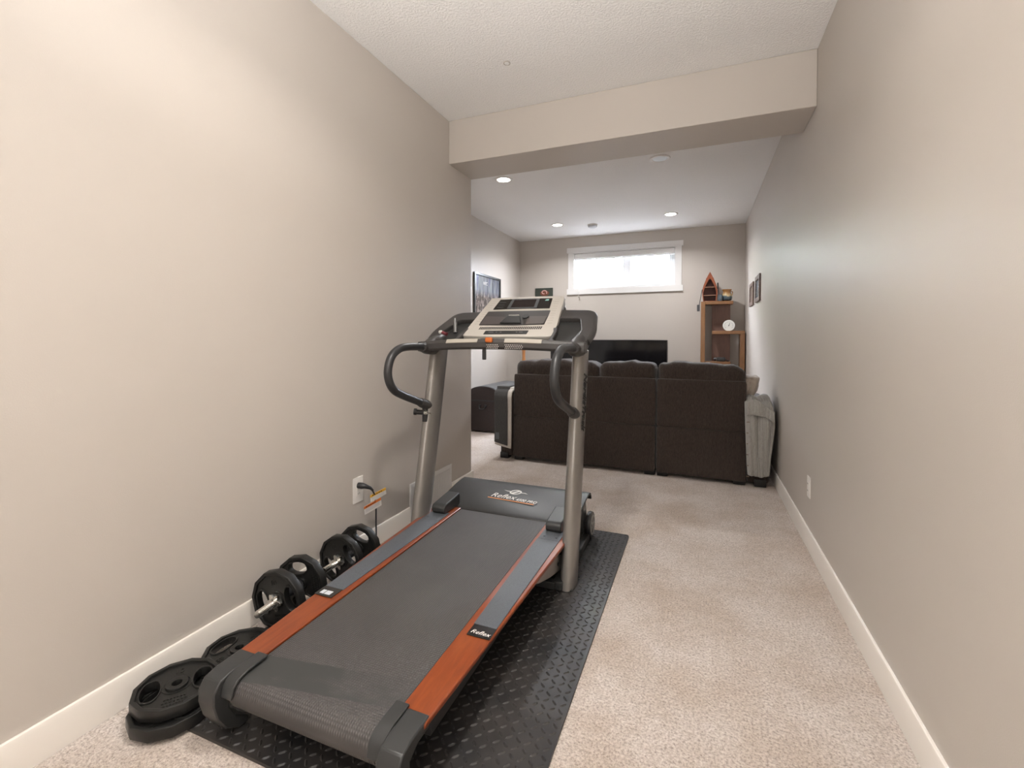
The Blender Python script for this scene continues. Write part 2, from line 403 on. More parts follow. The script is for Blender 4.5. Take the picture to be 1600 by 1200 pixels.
b = B(); b.box((-.985, fy0-.02, c0+.03), (-.95, fy0+.015, c1-.03)).box((a1-.085, fy0-.02, c0+.03), (a1-.05, fy0+.015, c1-.03)).box((-.95, fy0-.02, c0+.03), (a1-.085, fy0+.015, c0+.075)).box((-.95, fy0-.02, c1-.075), (a1-.085, fy0+.015, c1-.03))
obj('sliding_sash', b, M_vinyl, w, bevel=.003)
obj('pane', B().box((a0+.075, fy0+.028, c0+.045), (-1.065, fy0+.032, c1-.045)), M_glass, w)
obj('pane', B().box((-.985, fy0+.028, c0+.045), (a1-.05, fy0+.032, c1-.045)), M_glass, w)
# roller shade cassette and its cord
s = empty('roller_blind', (-1.05, YF+.02, wz1-.012), 'white roller shade rolled up inside the top of the window frame', 'blind')
obj('cassette', B().rbox((wx0+.016, YF-.008, wz1-.098), (wx1-.016, YF+.052, wz1-.014), .012, 4), M_casing, s)
obj('bottom_bar', B().box((wx0+.02, YF+.012, wz1-.112), (wx1-.02, YF+.032, wz1-.099)), M_vinyl, s)
s = empty('blind_cord', (-1.707, YF-.03, 1.90), 'short white pull cord with tassel hanging under the left end of the window sill', 'cord')
obj('string', B().cyl((-1.707, YF-.034, 1.835), (-1.707, YF-.034, 1.965), .0025, n=8), M_casing, s)
obj('tassel', B().lathe([(.003, .0), (.009, -.006), (.011, -.028), (.007, -.036)], (-1.707, YF-.034, 1.837), 12), new_mat('tassel_grey', (.45, .42, .38), .5), s)

# outside: window well, soil, hedge
b = B(); N = 40; nz = 60; rings = []
def wellp(a): return (-1.05+.98*math.cos(a), YF+.30+.62*math.sin(a)**.75 if math.sin(a) > 0 else YF+.30)
vs = []
for j in range(nz+1):
    z = 1.55+j*.86/nz; off = .013*math.sin(2*PI*z/.062)
    for i in range(N+1):
        a = PI*i/N; x, y = wellp(min(max(a, .0), PI)); vs.append((x+off*math.cos(a), y+off*math.sin(a), z))
b.add(vs, [(j*(N+1)+i, j*(N+1)+i+1, (j+1)*(N+1)+i+1, (j+1)*(N+1)+i) for j in range(nz) for i in range(N)])
tag(obj('window_well', b, M_galv, solid=.003), 'white corrugated steel window well seen through the window glass', 'window well')
M_soil = new_mat('gravel', (.85, .85, .85), .9); bump(M_soil, noise(M_soil, coords(M_soil), 40, 4), .8, .02)
tag(obj('well_gravel', B().box((-2.2, YF+.27, 1.45), (.1, YF+1.0, 1.56)), M_soil), kind='structure')
M_lawn = new_mat('lawn', (.30, .30, .24), .9); bump(M_lawn, noise(M_lawn, coords(M_lawn), 60, 4), .8, .03)
b = B(); b.box((-8, YF+1.02, 2.30), (6, 16, 2.38))
tag(obj('ground_outside', b, M_lawn), kind='structure')
M_leaf = new_mat('hedge_leaves', (.20, .34, .07), .6); lk(M_leaf, ramp(M_leaf, noise(M_leaf, coords(M_leaf), 5, 4), [(.35, (.16, .24, .08)), (.65, (.45, .50, .26))]), bsdf(M_leaf).inputs['Base Color'])
hedge = empty('hedge', (-2.6, 9.2, 2.38), 'sunlit green bush outside above the left half of the window well', 'bush')
b = B(); rnd = random.Random(3)
for i in range(2600):
    a = rnd.uniform(0, 2*PI); e = rnd.uniform(-.2, PI/2); rr = rnd.uniform(.72, 1.)
    p = Vector((-2.3+1.5*rr*math.cos(a)*math.cos(e), 9.4+.8*rr*math.sin(a)*math.cos(e), 2.45+1.0*rr*abs(math.sin(e))))
    q1 = Vector((rnd.uniform(-1, 1), rnd.uniform(-1, 1), rnd.uniform(-1, 1))).normalized()*.075; q2 = q1.orthogonal().normalized()*.035
    b.add([tuple(p-q1), tuple(p+q2), tuple(p+q1), tuple(p-q2)], [(0, 1, 2, 3)])
obj('foliage', b, M_leaf, hedge, smooth=False)
b = B()
for dx in (-.5, 0, .5): b.tube([(-2.3+dx*.3, 9.4, 2.37), (-2.3+dx, 9.4, 3.0), (-2.3+dx*1.6, 9.4, 3.3)], [.04, .025, .012], 8)
obj('stem', b, M_trunk, hedge)

# ------------------------------------------------------------------ ceiling fittings
def can_lamp(lit):
    e = empty('recessed_lamp', (0, 0, 0), 'x', 'ceiling lamp')
    obj('trim_ring', B().loft([[(r*math.cos(2*PI*i/40), r*math.sin(2*PI*i/40), z) for i in range(40)] for r, z in ((.088, 0), (.087, -.007), (.078, -.010), (.064, -.006), (.060, .0))], closed=True), M_white_metal, e)
    obj('lens', B().cyl((0, 0, 0), (0, 0, -.005), .060, n=40), M_lens_on if lit else M_lens_off, e)
    return e
l0 = can_lamp(True)
labs = ['lit round recessed ceiling lamp just behind the beam', 'lit recessed ceiling lamp in the far left of the far ceiling', 'lit recessed ceiling lamp in the far right of the far ceiling, above the window']
for i, (x, y) in enumerate(FAR_LAMPS):
    o = l0 if i == 0 else copy_tree(l0); o.location = (x, y, HC); o['label'] = labs[i]; o['group'] = 'recessed lamps in the far ceiling'
for i, (x, y) in enumerate(NEAR_LAMPS):
    o = copy_tree(l0); o.location = (x, y, HC); o['label'] = 'lit recessed ceiling lamp '+('straight above the rear end of the treadmill', 'just behind the camera position', 'by the back wall behind the camera')[i]; o['group'] = 'recessed lamps in the near ceiling'
l1 = can_lamp(False); l1.location = (-.321, 4.248, HC); tag(l1, 'unlit white round ceiling fitting beside the beam on the right', 'ceiling lamp')
sd = empty('smoke_detector', (-1.36, 6.364, HC), 'round white smoke detector on the far ceiling between the two back lamps', 'smoke detector')
obj('base_plate', B().cyl((-1.36, 6.364, HC), (-1.36, 6.364, HC-.010), .068, n=36), M_plastic_w, sd)
obj('cover', B().lathe([(.062, -.011), (.060, -.030), (.045, -.040), (.02, -.042)], (-1.36, 6.364, HC), 36), new_mat('detector_grey', (.55, .56, .57), .45), sd)
sp = empty('sprinkler_cover', (-1.024, 2.465, HC), 'small round flush cap on the near ceiling in front of the beam', 'ceiling cap')
obj('cap_disc', B().cyl((-1.024, 2.465, HC), (-1.024, 2.465, HC-.004), .014, n=28), M_ceil, sp)
obj('rim', B().loft([[(-1.024+r*math.cos(2*PI*i/28), 2.465+r*math.sin(2*PI*i/28), HC+z) for i in range(28)] for r, z in ((.0165, 0), (.0165, -.004), (.020, -.003), (.0205, 0))], closed=True), M_wall, sp)

# ------------------------------------------------------------------ outlets, vent
def outlet(name, x, y, z, sgn, label, ph=.118, pw=.073):
    e = empty(name, (x, y, z), label, 'outlet')
    b = B().rbox((min(x, x+sgn*.006), y-pw/2, z-ph/2), (max(x, x+sgn*.006), y+pw/2, z+ph/2), .003, 3)
    obj('cover_plate', b, M_plastic_w, e)
    obj('socket', B().rbox((min(x, x+sgn*.009), y-.017, z-.034), (max(x, x+sgn*.009), y+.017, z+.034), .004, 3), M_plastic_w, e)
    for dz in (-.019, .019):
        b = B()
        for dy in (-.006, .006): b.box((min(x+sgn*.006, x+sgn*.0094), y+dy-.001, z+dz-.004), (max(x+sgn*.006, x+sgn*.0094), y+dy+.001, z+dz+.004))
        obj('slots', b, M_black_ink, e)
    return e
outlet('wall_outlet', XL, 1.977, .362, 1, 'white wall outlet on the left wall with a black cord plugged in', .135, .078)
outlet('wall_outlet', XR, 3.02, .340, -1, 'white wall outlet low on the right wall above the baseboard')

cd = empty('power_cord', (-1.64, 1.98, .012), 'black power cord with warning tags hanging from the left wall outlet', 'cord')
pts = spline([(-1.648, 1.977, .385), (-1.628, 1.992, .378), (-1.612, 2.012, .352), (-1.618, 2.035, .318), (-1.632, 2.058, .280), (-1.640, 2.074, .230), (-1.648, 2.084, .130), (-1.646, 2.088, .050), (-1.625, 2.094, .021), (-1.58, 2.12, .019), (-1.53, 2.15, .018)], 8)
obj('cable', B().tube(pts, .0042, 10), M_blackp, cd)
b = B(); b.tube([(-1.676, 1.975, .386), (-1.652, 1.977, .386), (-1.640, 1.982, .384), (-1.618, 2.000, .372), (-1.610, 2.012, .356)], [.016, .0165, .013, .0085, .0052], 14)
obj('plug', b, M_blackp, cd)
def cordtag(c, ey, ez, col, w_, h_):
    M = frame(c, ey, ez)
    t = obj('warning_tag', B().box((-w_/2, -h_/2, -.0004), (w_/2, h_/2, .0004), M), M_white_ink, cd)
    k = t
    o = obj('colour_band', B().box((-w_/2, h_/2-.016, .0004), (w_/2, h_/2, .0008), M), col, k)
    b = B()
    for j in range(5): b.box((-w_/2+.012+j*.013, h_/2-.011, .0008), (-w_/2+.021+j*.013, h_/2-.006, .0011), M)
    obj('tag_print', b, M_black_ink, k)
    b = B()
    for j in range(3): b.box((-w_/2+.008, h_/2-.024-j*.007, .0004), (w_/2-.012, h_/2-.0225-j*.007, .0007), M)
    obj('tag_lines', b, new_mat('tag_grey', (.35, .36, .4), .6), k)
cordtag((-1.606, 2.050, .322), (.35, .92, .22), (.1, -.25, 1), new_mat('tag_yellow', (.80, .45, .05), .5), .098, .042)
cordtag((-1.618, 2.020, .268), (.30, .93, .22), (.1, -.25, 1), new_mat('tag_orange', (.75, .20, .04), .5), .108, .050)

# return air grille on the left wall
v_ = empty('wall_vent', (XL, 2.72, 0), 'white perforated return air grille low on the left wall behind the treadmill post', 'vent')
vy0, vy1, vz0, vz1 = 2.455, 2.985, .012, .250
obj('backing', B().box((XL, vy0+.02, vz0+.02), (XL+.002, vy1-.02, vz1-.02)), M_dark, v_)
b = B(); b.box((XL, vy0, vz0), (XL+.008, vy0+.028, vz1)).box((XL, vy1-.028, vz0), (XL+.008, vy1, vz1)).box((XL, vy0+.028, vz0), (XL+.008, vy1-.028, vz0+.028)).box((XL, vy0+.028, vz1-.028), (XL+.008, vy1-.028, vz1))
obj('grille_frame', b, M_casing, v_, bevel=.002)
b = B(); ny = 40; nzz = 18; yy0, yy1, zz0, zz1 = vy0+.028, vy1-.028, vz0+.028, vz1-.028
for i in range(ny+1):
    y = yy0+(yy1-yy0)*i/ny; b.box((XL+.003, y-.0036, zz0), (XL+.006, y+.0036, zz1))
for j in range(nzz+1):
    z = zz0+(zz1-zz0)*j/nzz; b.box((XL+.003, yy0, z-.0034), (XL+.0065, yy1, z+.0034))
obj('mesh_screen', b, M_casing, v_, smooth=False)

# ------------------------------------------------------------------ floor mat with raised tread bars
b = B(); mx0, mx1, my0, my1 = -1.600, -.368, .90, 2.782
m1 = shape2d([rpoly([(mx0, my0), (mx1, my0), (mx1, my1), (mx0, my1)], .022)], .0045, Matrix.Translation((0, 0, .0050)))
addmesh(b, m1)
k = 0; px = .0285
for i in range(int((mx1-mx0)/px)+1):
    for j in range(int((my1-my0)/px)+1):
        x = mx0+.016+i*px; y = my0+.016+j*px
        if x > mx1-.012 or y > my1-.012: continue
        ang = PI/4 if (i+j) % 2 else -PI/4
        L, W, z0, z1 = .0132, .0046, .0094, .0124
        c_, s_ = math.cos(ang), math.sin(ang)
        loc = [(-L, 0, z0), (-L*.45, -W, z0), (L*.45, -W, z0), (L, 0, z0), (L*.45, W, z0), (-L*.45, W, z0), (-L*.6, 0, z1), (L*.6, 0, z1)]
        b.add([(x+c_*p[0]-s_*p[1], y+s_*p[0]+c_*p[1], p[2]) for p in loc], [(0, 1, 6), (1, 2, 7, 6), (2, 3, 7), (3, 4, 7), (4, 5, 6, 7), (5, 0, 6)])
tag(obj('floor_mat', b, M_rubber, smooth=False), 'black rubber floor mat with raised tread pattern lying under the treadmill on beige carpet', 'mat')
MZ = .0118

# ------------------------------------------------------------------ treadmill
CX = -.977
T = empty('treadmill', (CX, 1.7, MZ), 'large folding treadmill with wooden side rails and cream console standing on black mat', 'treadmill')
def zt(y): return .190+.0165*(y-1.0)
def mir(x, s): return x if s > 0 else 2*CX-x
# base frame on the mat
b = B()
for s in (1, -1):
    x0, x1 = sorted((mir(-.615, s), mir(-.565, s)))
    b.rbox((x0, 2.03, MZ), (x1, 2.62, MZ+.045), .008, 3)
b.box((mir(-.6, -1), 2.55, MZ+.012), (-.6, 2.60, MZ+.05)); b.box((mir(-.6, -1), 2.02, MZ+.008), (-.6, 2.06, MZ+.04))
obj('base_frame', b, M_plas2, T, bevel=.002)
for s in (1, -1):
    # wooden side rail, top view polygon widening to the front
    pts = [(mir(-.722, s), .985), (mir(-.632, s), .985), (mir(-.566, s), 2.13), (mir(-.566, s), 2.30), (mir(-.722, s), 2.30)]
    lo = [(x, y, zt(y)-.010) for x, y in pts]; hi = [(x, y, zt(y)+.006) for x, y in pts]; n = len(pts)
    obj('side_rail', B().add(lo+hi, [tuple(range(n)), tuple(range(n, 2*n))]+[(i, (i+1) % n, n+(i+1) % n, n+i) for i in range(n)]), M_cherry, T, bevel=.004, seg=3)
    pts = [(mir(-.697, s), 1.392), (mir(-.613, s), 1.392), (mir(-.599, s), 2.085), (mir(-.706, s), 2.085)]
    lo = [(x, y, zt(y)+.006) for x, y in pts]; hi = [(x, y, zt(y)+.0095) for x, y in pts]; n = 4
    obj('foot_strip', B().add(lo+hi, [(0, 1, 2, 3), (4, 5, 6, 7)]+[(i, (i+1) % n, n+(i+1) % n, n+i) for i in range(n)]), M_strip, T, bevel=.001)
    bx0, bx1 = sorted((mir(-.695, s), mir(-.612, s)))
    bd = obj('badge', B().rbox((bx0, 1.332, zt(1.36)+.006), (bx1, 1.391, zt(1.36)+.010), .002, 3), M_gloss, T)
    if s > 0:
        text('badge_lettering', 'Reflex', .026, frame(((bx0+bx1)/2, 1.352, zt(1.36)+.0103), (1, -.02, 0), (0, 1, 0.0165)), M_white_ink, bd, shear=.3, ext=.0002, sx=1.05)
    else:
        obj('sticker', B().box((bx0+.016, 1.342, zt(1.36)+.0099), (bx1-.020, 1.366, zt(1.36)+.0104)), new_mat('sticker_pale', (.55, .58, .62), .4), bd)
        obj('sticker_line', B().box((bx0+.034, 1.342, zt(1.36)+.0104), (bx0+.037, 1.366, zt(1.36)+.0107)), M_black_ink, bd)
    # hinge plate and rail cover at the front end
    hx0, hx1 = sorted((mir(-.704, s), mir(-.598, s)))
    obj('hinge_plate', B().rbox((hx0, 2.085, .205), (hx1, 2.205, .2185), .003, 3).cyl((mir(-.68, s), 2.115, .2185), (mir(-.68, s), 2.115, .221), .005, n=12).cyl((mir(-.62, s), 2.115, .2185), (mir(-.62, s), 2.115, .221), .005, n=12), M_strip, T)
    hx0, hx1 = sorted((mir(-.692, s), mir(-.612, s)))
    prof = [(2.175, .219), (2.165, .235), (2.166, .254), (2.178, .266), (2.200, .270), (2.340, .287), (2.345, .27), (2.345, .219)]
    obj('rail_cover', B().prism(prof, 'x', hx0, hx1), M_plas2, T, bevel=.006, seg=3)
    # tail cap at the back end of the rail
    ex0, ex1 = sorted((mir(-.700, s), mir(-.634, s)))
    prof = [(1.012, .168), (1.012, .1995), (.93, .198), (.895, .190), (.877, .165), (.876, .130), (.888, .085), (.915, .040), (.955, .012), (.985, .012), (.985, .03), (.945, .06), (.925, .1), (.925, .15), (.96, .168)]
    tc_ = obj('tail_cap', B().prism([(p[0], p[1]+.001) for p in prof], 'x', ex0, ex1), M_plas2, T, bevel=.004, seg=2)
    ix0, ix1 = sorted((mir(-.742, s), mir(-.700, s)))
    prof = [(1.02, .196), (1.02, .2035), (.955, .2020), (.92, .194), (.904, .178), (.896, .148), (.902, .148), (.911, .174), (.925, .187), (.958, .1955)]
    obj('cap_lip', B().prism(prof, 'x', ix0, ix1), M_plas2, T, bevel=.002)
    # folding bracket between deck and post
    kx = mir(-.602, s)
    prof = [(1.76, .176), (2.00, .172), (2.085, .150), (2.130, .135), (2.130, .080), (2.10, .074), (1.95, .112), (1.80, .160)]
    br = obj('hinge_bracket', B().prism(prof, 'x', kx-.004, kx+.004), new_mat('bracket_steel', (.30, .28, .26), .4, metal=.4), T, bevel=.002)
    obj('bolt', B().cyl((kx-.008*(-s), 2.055, .125), (kx+.008*s*1.6, 2.055, .125), .009, n=6), M_blackp, br)
# deck board, belt, roller
obj('deck_board', B().prism([(1.02, .150), (2.28, .168), (2.28, .195), (1.02, .178)], 'x', -1.21, -.744), M_blackp, T)
obj('deck_frame', B().box((-1.30, 1.05, .105), (-1.24, 2.3, .160)).box((-.715, 1.05, .105), (-.655, 2.3, .160)).box((-1.24, 1.25, .11), (-.715, 1.29, .145)).box((-1.24, 1.8, .11), (-.715, 1.84, .145)), M_blackp, T, bevel=.003)
outer = [(2.295, zt(2.295)), (1.6, zt(1.6)), (1.1, zt(1.1))]; inner = []
cyc, czc, cr = .951, .1440, .0450
arc = [(cyc+cr*math.cos(a), czc+cr*math.sin(a)) for a in [R(90+180*i/18) for i in range(19)]]
outer += arc+[(1.6, .097), (2.295, .105)]
inner = [(2.295, .108), (1.6, .100)]+[(cyc+(cr-.003)*math.cos(a), czc+(cr-.003)*math.sin(a)) for a in [R(270-180*i/18) for i in range(19)]]+[(1.1, zt(1.1)-.003), (1.6, zt(1.6)-.003), (2.295, zt(2.295)-.003)]
nn = len(outer)
b = B(); vs = []
for x in (-1.2285, -.7255):
    vs += [(x, p[0], p[1]) for p in outer]+[(x, p[0], p[1]) for p in inner[::-1]]
fs = []
for i in range(nn-1):
    fs.append((i, i+1, 2*nn+i+1, 2*nn+i)); fs.append((nn+i, nn+i+1, 3*nn+i+1, 3*nn+i))
    fs.append((i, i+1, nn+i+1, nn+i)); fs.append((2*nn+i, 2*nn+i+1, 3*nn+i+1, 3*nn+i))
obj('walking_belt', b.add(vs, fs), M_belt, T, ang=50)
obj('rear_roller', B().cyl((-1.25, cyc, czc), (-.705, cyc, czc), .0415, n=32).cyl((-1.295, cyc, czc), (-.66, cyc, czc), .009, n=12), M_chrome, T)
# motor hood
prof = [(2.296, .196), (2.297, .213), (2.315, .2215), (2.38, .239), (2.45, .2565), (2.53, .271), (2.60, .279), (2.645, .279), (2.668, .270), (2.680, .252), (2.682, .232), (2.672, .232), (2.668, .248), (2.655, .262), (2.60, .269), (2.53, .261), (2.45, .2465), (2.38, .229), (2.31, .205)]
hd = obj('motor_hood', B().prism(prof, 'x', -1.392, -.572), M_hood, T, bevel=.003, seg=2, ang=25)
obj('motor_tray', B().rbox((-1.365, 2.32, .055), (-.60, 2.652, .226), .01, 3), M_blackp, T)
Mh = frame((-.985, 2.4395, .2556), (1, -.075, 0), (0, .967, .235))
text('hood_lettering', 'Reflex', .058, Mh @ Matrix.Translation((-.132, .010, .0006)), M_white_ink, hd, shear=.32, align='LEFT', bold=.0001, sx=1.05)
text('hood_lettering', '4500 PRO', .033, Mh @ Matrix.Translation((.030, -.001, .0006)), M_white_ink, hd, shear=.32, align='LEFT', sx=.92, bold=.0003)
obj('orange_underline', B().box((-.140, -.024, .0002), (.150, -.018, .0010), Mh), M_orange_ink, hd)
# winged oval emblem above the lettering
Me = frame((-.985, 2.5150, .2692), (1, -.06, 0), (0, .975, .17)); b = B()
def ell(rx, ry, n=28, t0=0, t1=2*PI, rot=0): return [(rx*math.cos(t0+(t1-t0)*i/n)*math.cos(rot)-ry*math.sin(t0+(t1-t0)*i/n)*math.sin(rot), rx*math.cos(t0+(t1-t0)*i/n)*math.sin(rot)+ry*math.sin(t0+(t1-t0)*i/n)*math.cos(rot)) for i in range(n)]
addmesh(b, shape2d([ell(.036, .026, rot=.3), ell(.027, .018, rot=.3)], .0004, Me))
addmesh(b, shape2d([[(-.030, -.020), (-.012, -.022), (.030, .020), (.014, .022)]], .0004, Me))
addmesh(b, shape2d([[(-.078, .006), (-.055, -.002), (-.030, -.002), (-.028, .004), (-.055, .003)]], .0004, Me))
addmesh(b, shape2d([[(.078, -.004), (.060, .006), (.030, .004), (.028, -.002), (.058, .001)]], .0004, Me))
obj('emblem', b, M_white_ink, hd, smooth=False)
# front wheels
for s in (1, -1):
    wx = mir(-.577, s); wc = (wx, 2.665, MZ+.074)
    o = obj('transport_wheel', B().loft([[(wx+dx, 2.665+r*math.cos(2*PI*i/36), MZ+.074+r*math.sin(2*PI*i/36)) for i in range(36)] for dx, r in ((-.015, .060), (-.013, .071), (-.006, .074), (.006, .074), (.013, .071), (.015, .060))]), M_blackp, T)
    e0 = wx+.0152*s
    b = B(); b.loft([[(e0+dx*s, 2.665+r*math.cos(2*PI*i/32), MZ+.074+r*math.sin(2*PI*i/32)) for i in range(32)] for dx, r in ((-.002, .056), (.002, .056), (.002, .046), (-.002, .046))], closed=True)
    b.cyl((e0-.002*s, 2.665, MZ+.074), (e0+.004*s, 2.665, MZ+.074), .016, n=20)
    for k in range(5):
        a = 2*PI*k/5; c_, s_ = math.cos(a), math.sin(a)
        Mx = Matrix(((0, 0, s, e0), (c_, -s_, 0, 2.665), (s_, c_, 0, MZ+.074), (0, 0, 0, 1)))
        b.box((.012, -.006, -.001), (.048, .006, .0015), Mx)
    obj('hub', b, new_mat('wheel_hub_grey', (.30, .29, .28), .4), o)
    obj('wheel_arm', B().prism([(2.60, .03), (2.68, .07), (2.68, .10), (2.64, .24), (2.58, .24), (2.57, .05)], 'x', mir(-.602, s)-.004, mir(-.602, s)+.004), M_blackp, T, bevel=.002)
# uprights: oval section leaning forward
def upr(s):
    xc = mir(-.556, s); rings = []
    for k in range(9):
        t = k/8; z = MZ+(1.112-MZ)*t; y = 2.108+.222*t; a, c_ = .0365, .0730
        if s < 0: y += .015*t
        rings.append([(xc+a*math.copysign(abs(math.cos(q))**.85, math.cos(q)), y+c_*math.copysign(abs(math.sin(q))**.85, math.sin(q)), z) for q in [2*PI*i/40 for i in range(40)]])
    return B().loft(rings)
for s in (1, -1):
    u = obj('upright', upr(s), M_upright, T, bevel=.002)
    xc = mir(-.556, s)
    obj('post_foot', B().rbox((xc-.030, 2.045, MZ), (xc+.030, 2.170, MZ+.010), .004, 3), M_plas2, u)
    if s > 0:
        ax = Vector((0, -.222/1.100, -1)).normalized()
        text('upright_lettering', 'NordicTrack', .053, frame((xc+.0378, 2.252, .862), ax, (.14, 1, -.2)), M_black_ink, u, shear=.25, ext=.0018, sx=1.0, bold=.0010)
# handlebars
for s in (1, -1):
    xc = mir(-.556, s); dy = 0
    P = [(xc, 2.285, 1.121), (xc, 2.15, 1.126), (xc, 2.02, 1.127), (xc, 1.945, 1.115), (xc, 1.888, 1.078), (xc, 1.862, 1.015), (xc, 1.872, .960), (xc, 1.910, .915), (xc, 1.975, .884), (xc, 2.09, .843), (xc, 2.225, .797)]
    h_ = obj('handlebar', B().tube(spline(P, 6), .0205, 20), M_tube, T)
    obj('end_sleeve', B().tube([(xc, 2.14, .826), (xc, 2.16, .819), (xc, 2.248, .789), (xc, 2.262, .783)], [.0225, .0265, .0265, .020], 20), M_plas, h_)
    obj('top_sleeve', B().tube([(xc, 2.165, 1.126), (xc, 2.18, 1.125), (xc, 2.27, 1.121)], [.0225, .0285, .030], 20), M_plas, h_)
# clamp with knob under the left handle end
kx, ky, kz = mir(-.556, -1)-.002, 2.195, .762
k_ = obj('clamp', B().cyl((kx, ky, kz+.045), (kx, ky, kz-.050), .0165, n=18).cyl((kx, ky, kz+.05), (kx, ky, kz+.035), .022, n=18), M_blackp, T)
obj('clamp_knob', B().cyl((kx-.010, ky-.006, kz), (kx-.050, ky-.022, kz+.003), .014, n=16).cyl((kx-.042, ky-.019, kz+.003), (kx-.056, ky-.025, kz+.004), .0185, n=16), M_blackp, k_)
obj('clamp_bolt', B().cyl((kx+.0, ky-.012, kz), (kx+.052, ky-.022, kz-.002), .0042, n=10).cyl((kx+.006, ky-.012, kz), (kx+.016, ky-.014, kz), .011, n=12), M_chrome, k_)

# console: crossbar
def bar(x0, x1, top, bot, dy0, dy1, n=24, grow=0):
    rings = []
    for i in range(n+1):
        x = x0+(x1-x0)*i/n; t = (x-CX)/.46
        yc = 2.165+.050*t*t; zc = 1.146-.016*t*t
        rings.append([(x, yc+dy0-grow, zc+bot+.010), (x, yc+dy0-grow, zc+top-.016), (x, yc+dy0+.012, zc+top+grow), (x, yc+dy1, zc+top+grow), (x, yc+dy1, zc+bot), (x, yc+dy0+.012, zc+bot)])
    return B().loft(rings)
obj('crossbar', bar(-1.450, -.504, .024, -.030, -.030, .035), M_plas, T, bevel=.005, seg=3)
for x0, x1 in ((-1.244, -1.052), (-.902, -.710)):
    obj('pulse_grip', bar(x0, x1, .0245, -.004, -.0305, .012, grow=.0015), M_grip, T, bevel=.002)
# speaker perforations: light behind them painted as pale dots, low on the bar
for x0, x1, rows in ((-1.000, -.925, 3), (-.900, -.800, 3)):
    b = B()
    for j in range(rows):
        for i in range(int((x1-x0)/.0095)):
            x = x0+.005+i*.0095+(j % 2)*.0045; t = (x-CX)/.46; y = 2.165+.05*t*t-.0302; z = 1.146-.016*t*t-.006-j*.0085
            b.cyl((x, y, z), (x, y-.0008, z), .0024, n=6)
    obj('speaker_light_dots', b, M_casing, T, smooth=False)
obj('safety_key', B().rbox((-1.003, 2.122, 1.150), (-.962, 2.140, 1.178), .009, 6), M_orange, T)
kc = obj('key_clip', B().rbox((-1.030, 2.150, 1.062), (-1.008, 2.158, 1.118), .003, 4).cyl((-1.019, 2.1545, 1.118), (-1.019, 2.1545, 1.130), .002, n=8), M_blackp, T)
# tray behind/below the panel: slab in an inclined plane
Dt = Vector((0, .883, .4695)); Mt = frame((CX, 2.205, 1.108), (1, 0, 0), Dt)
out = rpoly([(-.462, .045), (-.264, .045), (-.264, .19), (-.225, .30), (-.225, .40), (.225, .40), (.225, .30), (.264, .19), (.264, .045), (.462, .045), (.474, .20), (.438, .445), (.25, .458), (-.25, .458), (-.438, .445), (-.474, .20)], [.03, .01, .02, .02, .02, .02, .02, .02, .01, .03, .06, .05, .02, .02, .05, .06], 6)
hole = lambda s: rpoly([(s*.285, .085), (s*.405, .085), (s*.412, .20), (s*.375, .345), (s*.245, .350), (s*.285, .20)][::(1 if s > 0 else -1)], .025, 5)
b = B(); addmesh(b, shape2d([out, hole(1), hole(-1)], .010, Mt @ Matrix.Translation((0, 0, .002)), .005))
rimp = rpoly([(.455, .10), (.470, .20), (.434, .440), (.25, .454), (-.25, .454), (-.434, .440), (-.470, .20), (-.455, .10)], [.0, .06, .05, .02, .02, .05, .06, .0], 6)
b.tube([tuple(Mt @ Vector((x, y, -.004))) for x, y in rimp], .021, 14)
obj('console_tray', b, M_plas, T, ang=30)
for s in (1, -1): obj('tray_floor', addmesh(B(), shape2d([rpoly([(s*.27, .065), (s*.43, .065), (s*.435, .20), (s*.395, .38), (s*.235, .385), (s*.27, .20)][::(1 if s > 0 else -1)], .02, 4)], .003, Mt @ Matrix.Translation((0, 0, -.012)))), M_plas2, T)
obj('bar_bridge', B().rbox((CX-.262, 2.185, 1.119), (CX+.262, 2.345, 1.143), .008, 4), M_plas, T)
# arm shells joining tray to the posts
for s in (1, -1):
    xc = mir(-.556, s)
    rings = []
    for (y, z, wd, hh) in ((2.155, 1.122, .030, .022), (2.205, 1.118, .040, .034), (2.265, 1.128, .046, .050), (2.335, 1.152, .044, .042), (2.41, 1.188, .034, .028), (2.47, 1.216, .022, .016)):
        rings.append([(xc+(wd+.002)*math.cos(q), y+hh*.35*math.sin(q)*-.3, z+hh*math.sin(q)) for q in [2*PI*i/24 for i in range(24)]])
    obj('arm_shell', B().loft(rings), M_plas, T)
# small thing in the left tray
lt = tag(obj('small_tube', B().cyl((-1.362, 2.318, 1.205), (-1.330, 2.312, 1.196), .010, n=16), new_mat('dark_red', (.16, .03, .04), .4), org=(-1.345, 2.315, 1.195)), 'small dark red tube with white cap lying in the left tray of the treadmill', 'tube')
obj('cap', B().rbox((-1.386, 2.308, 1.197), (-1.362, 2.330, 1.219), .010, 5), M_white_ink, lt)
obj('bottle_holder', B().cyl((-1.322, 2.400, 1.205), (-1.335, 2.420, 1.290), .013, .011, n=18), new_mat('holder_grey', (.16, .16, .16), .25, metal=.6), T)
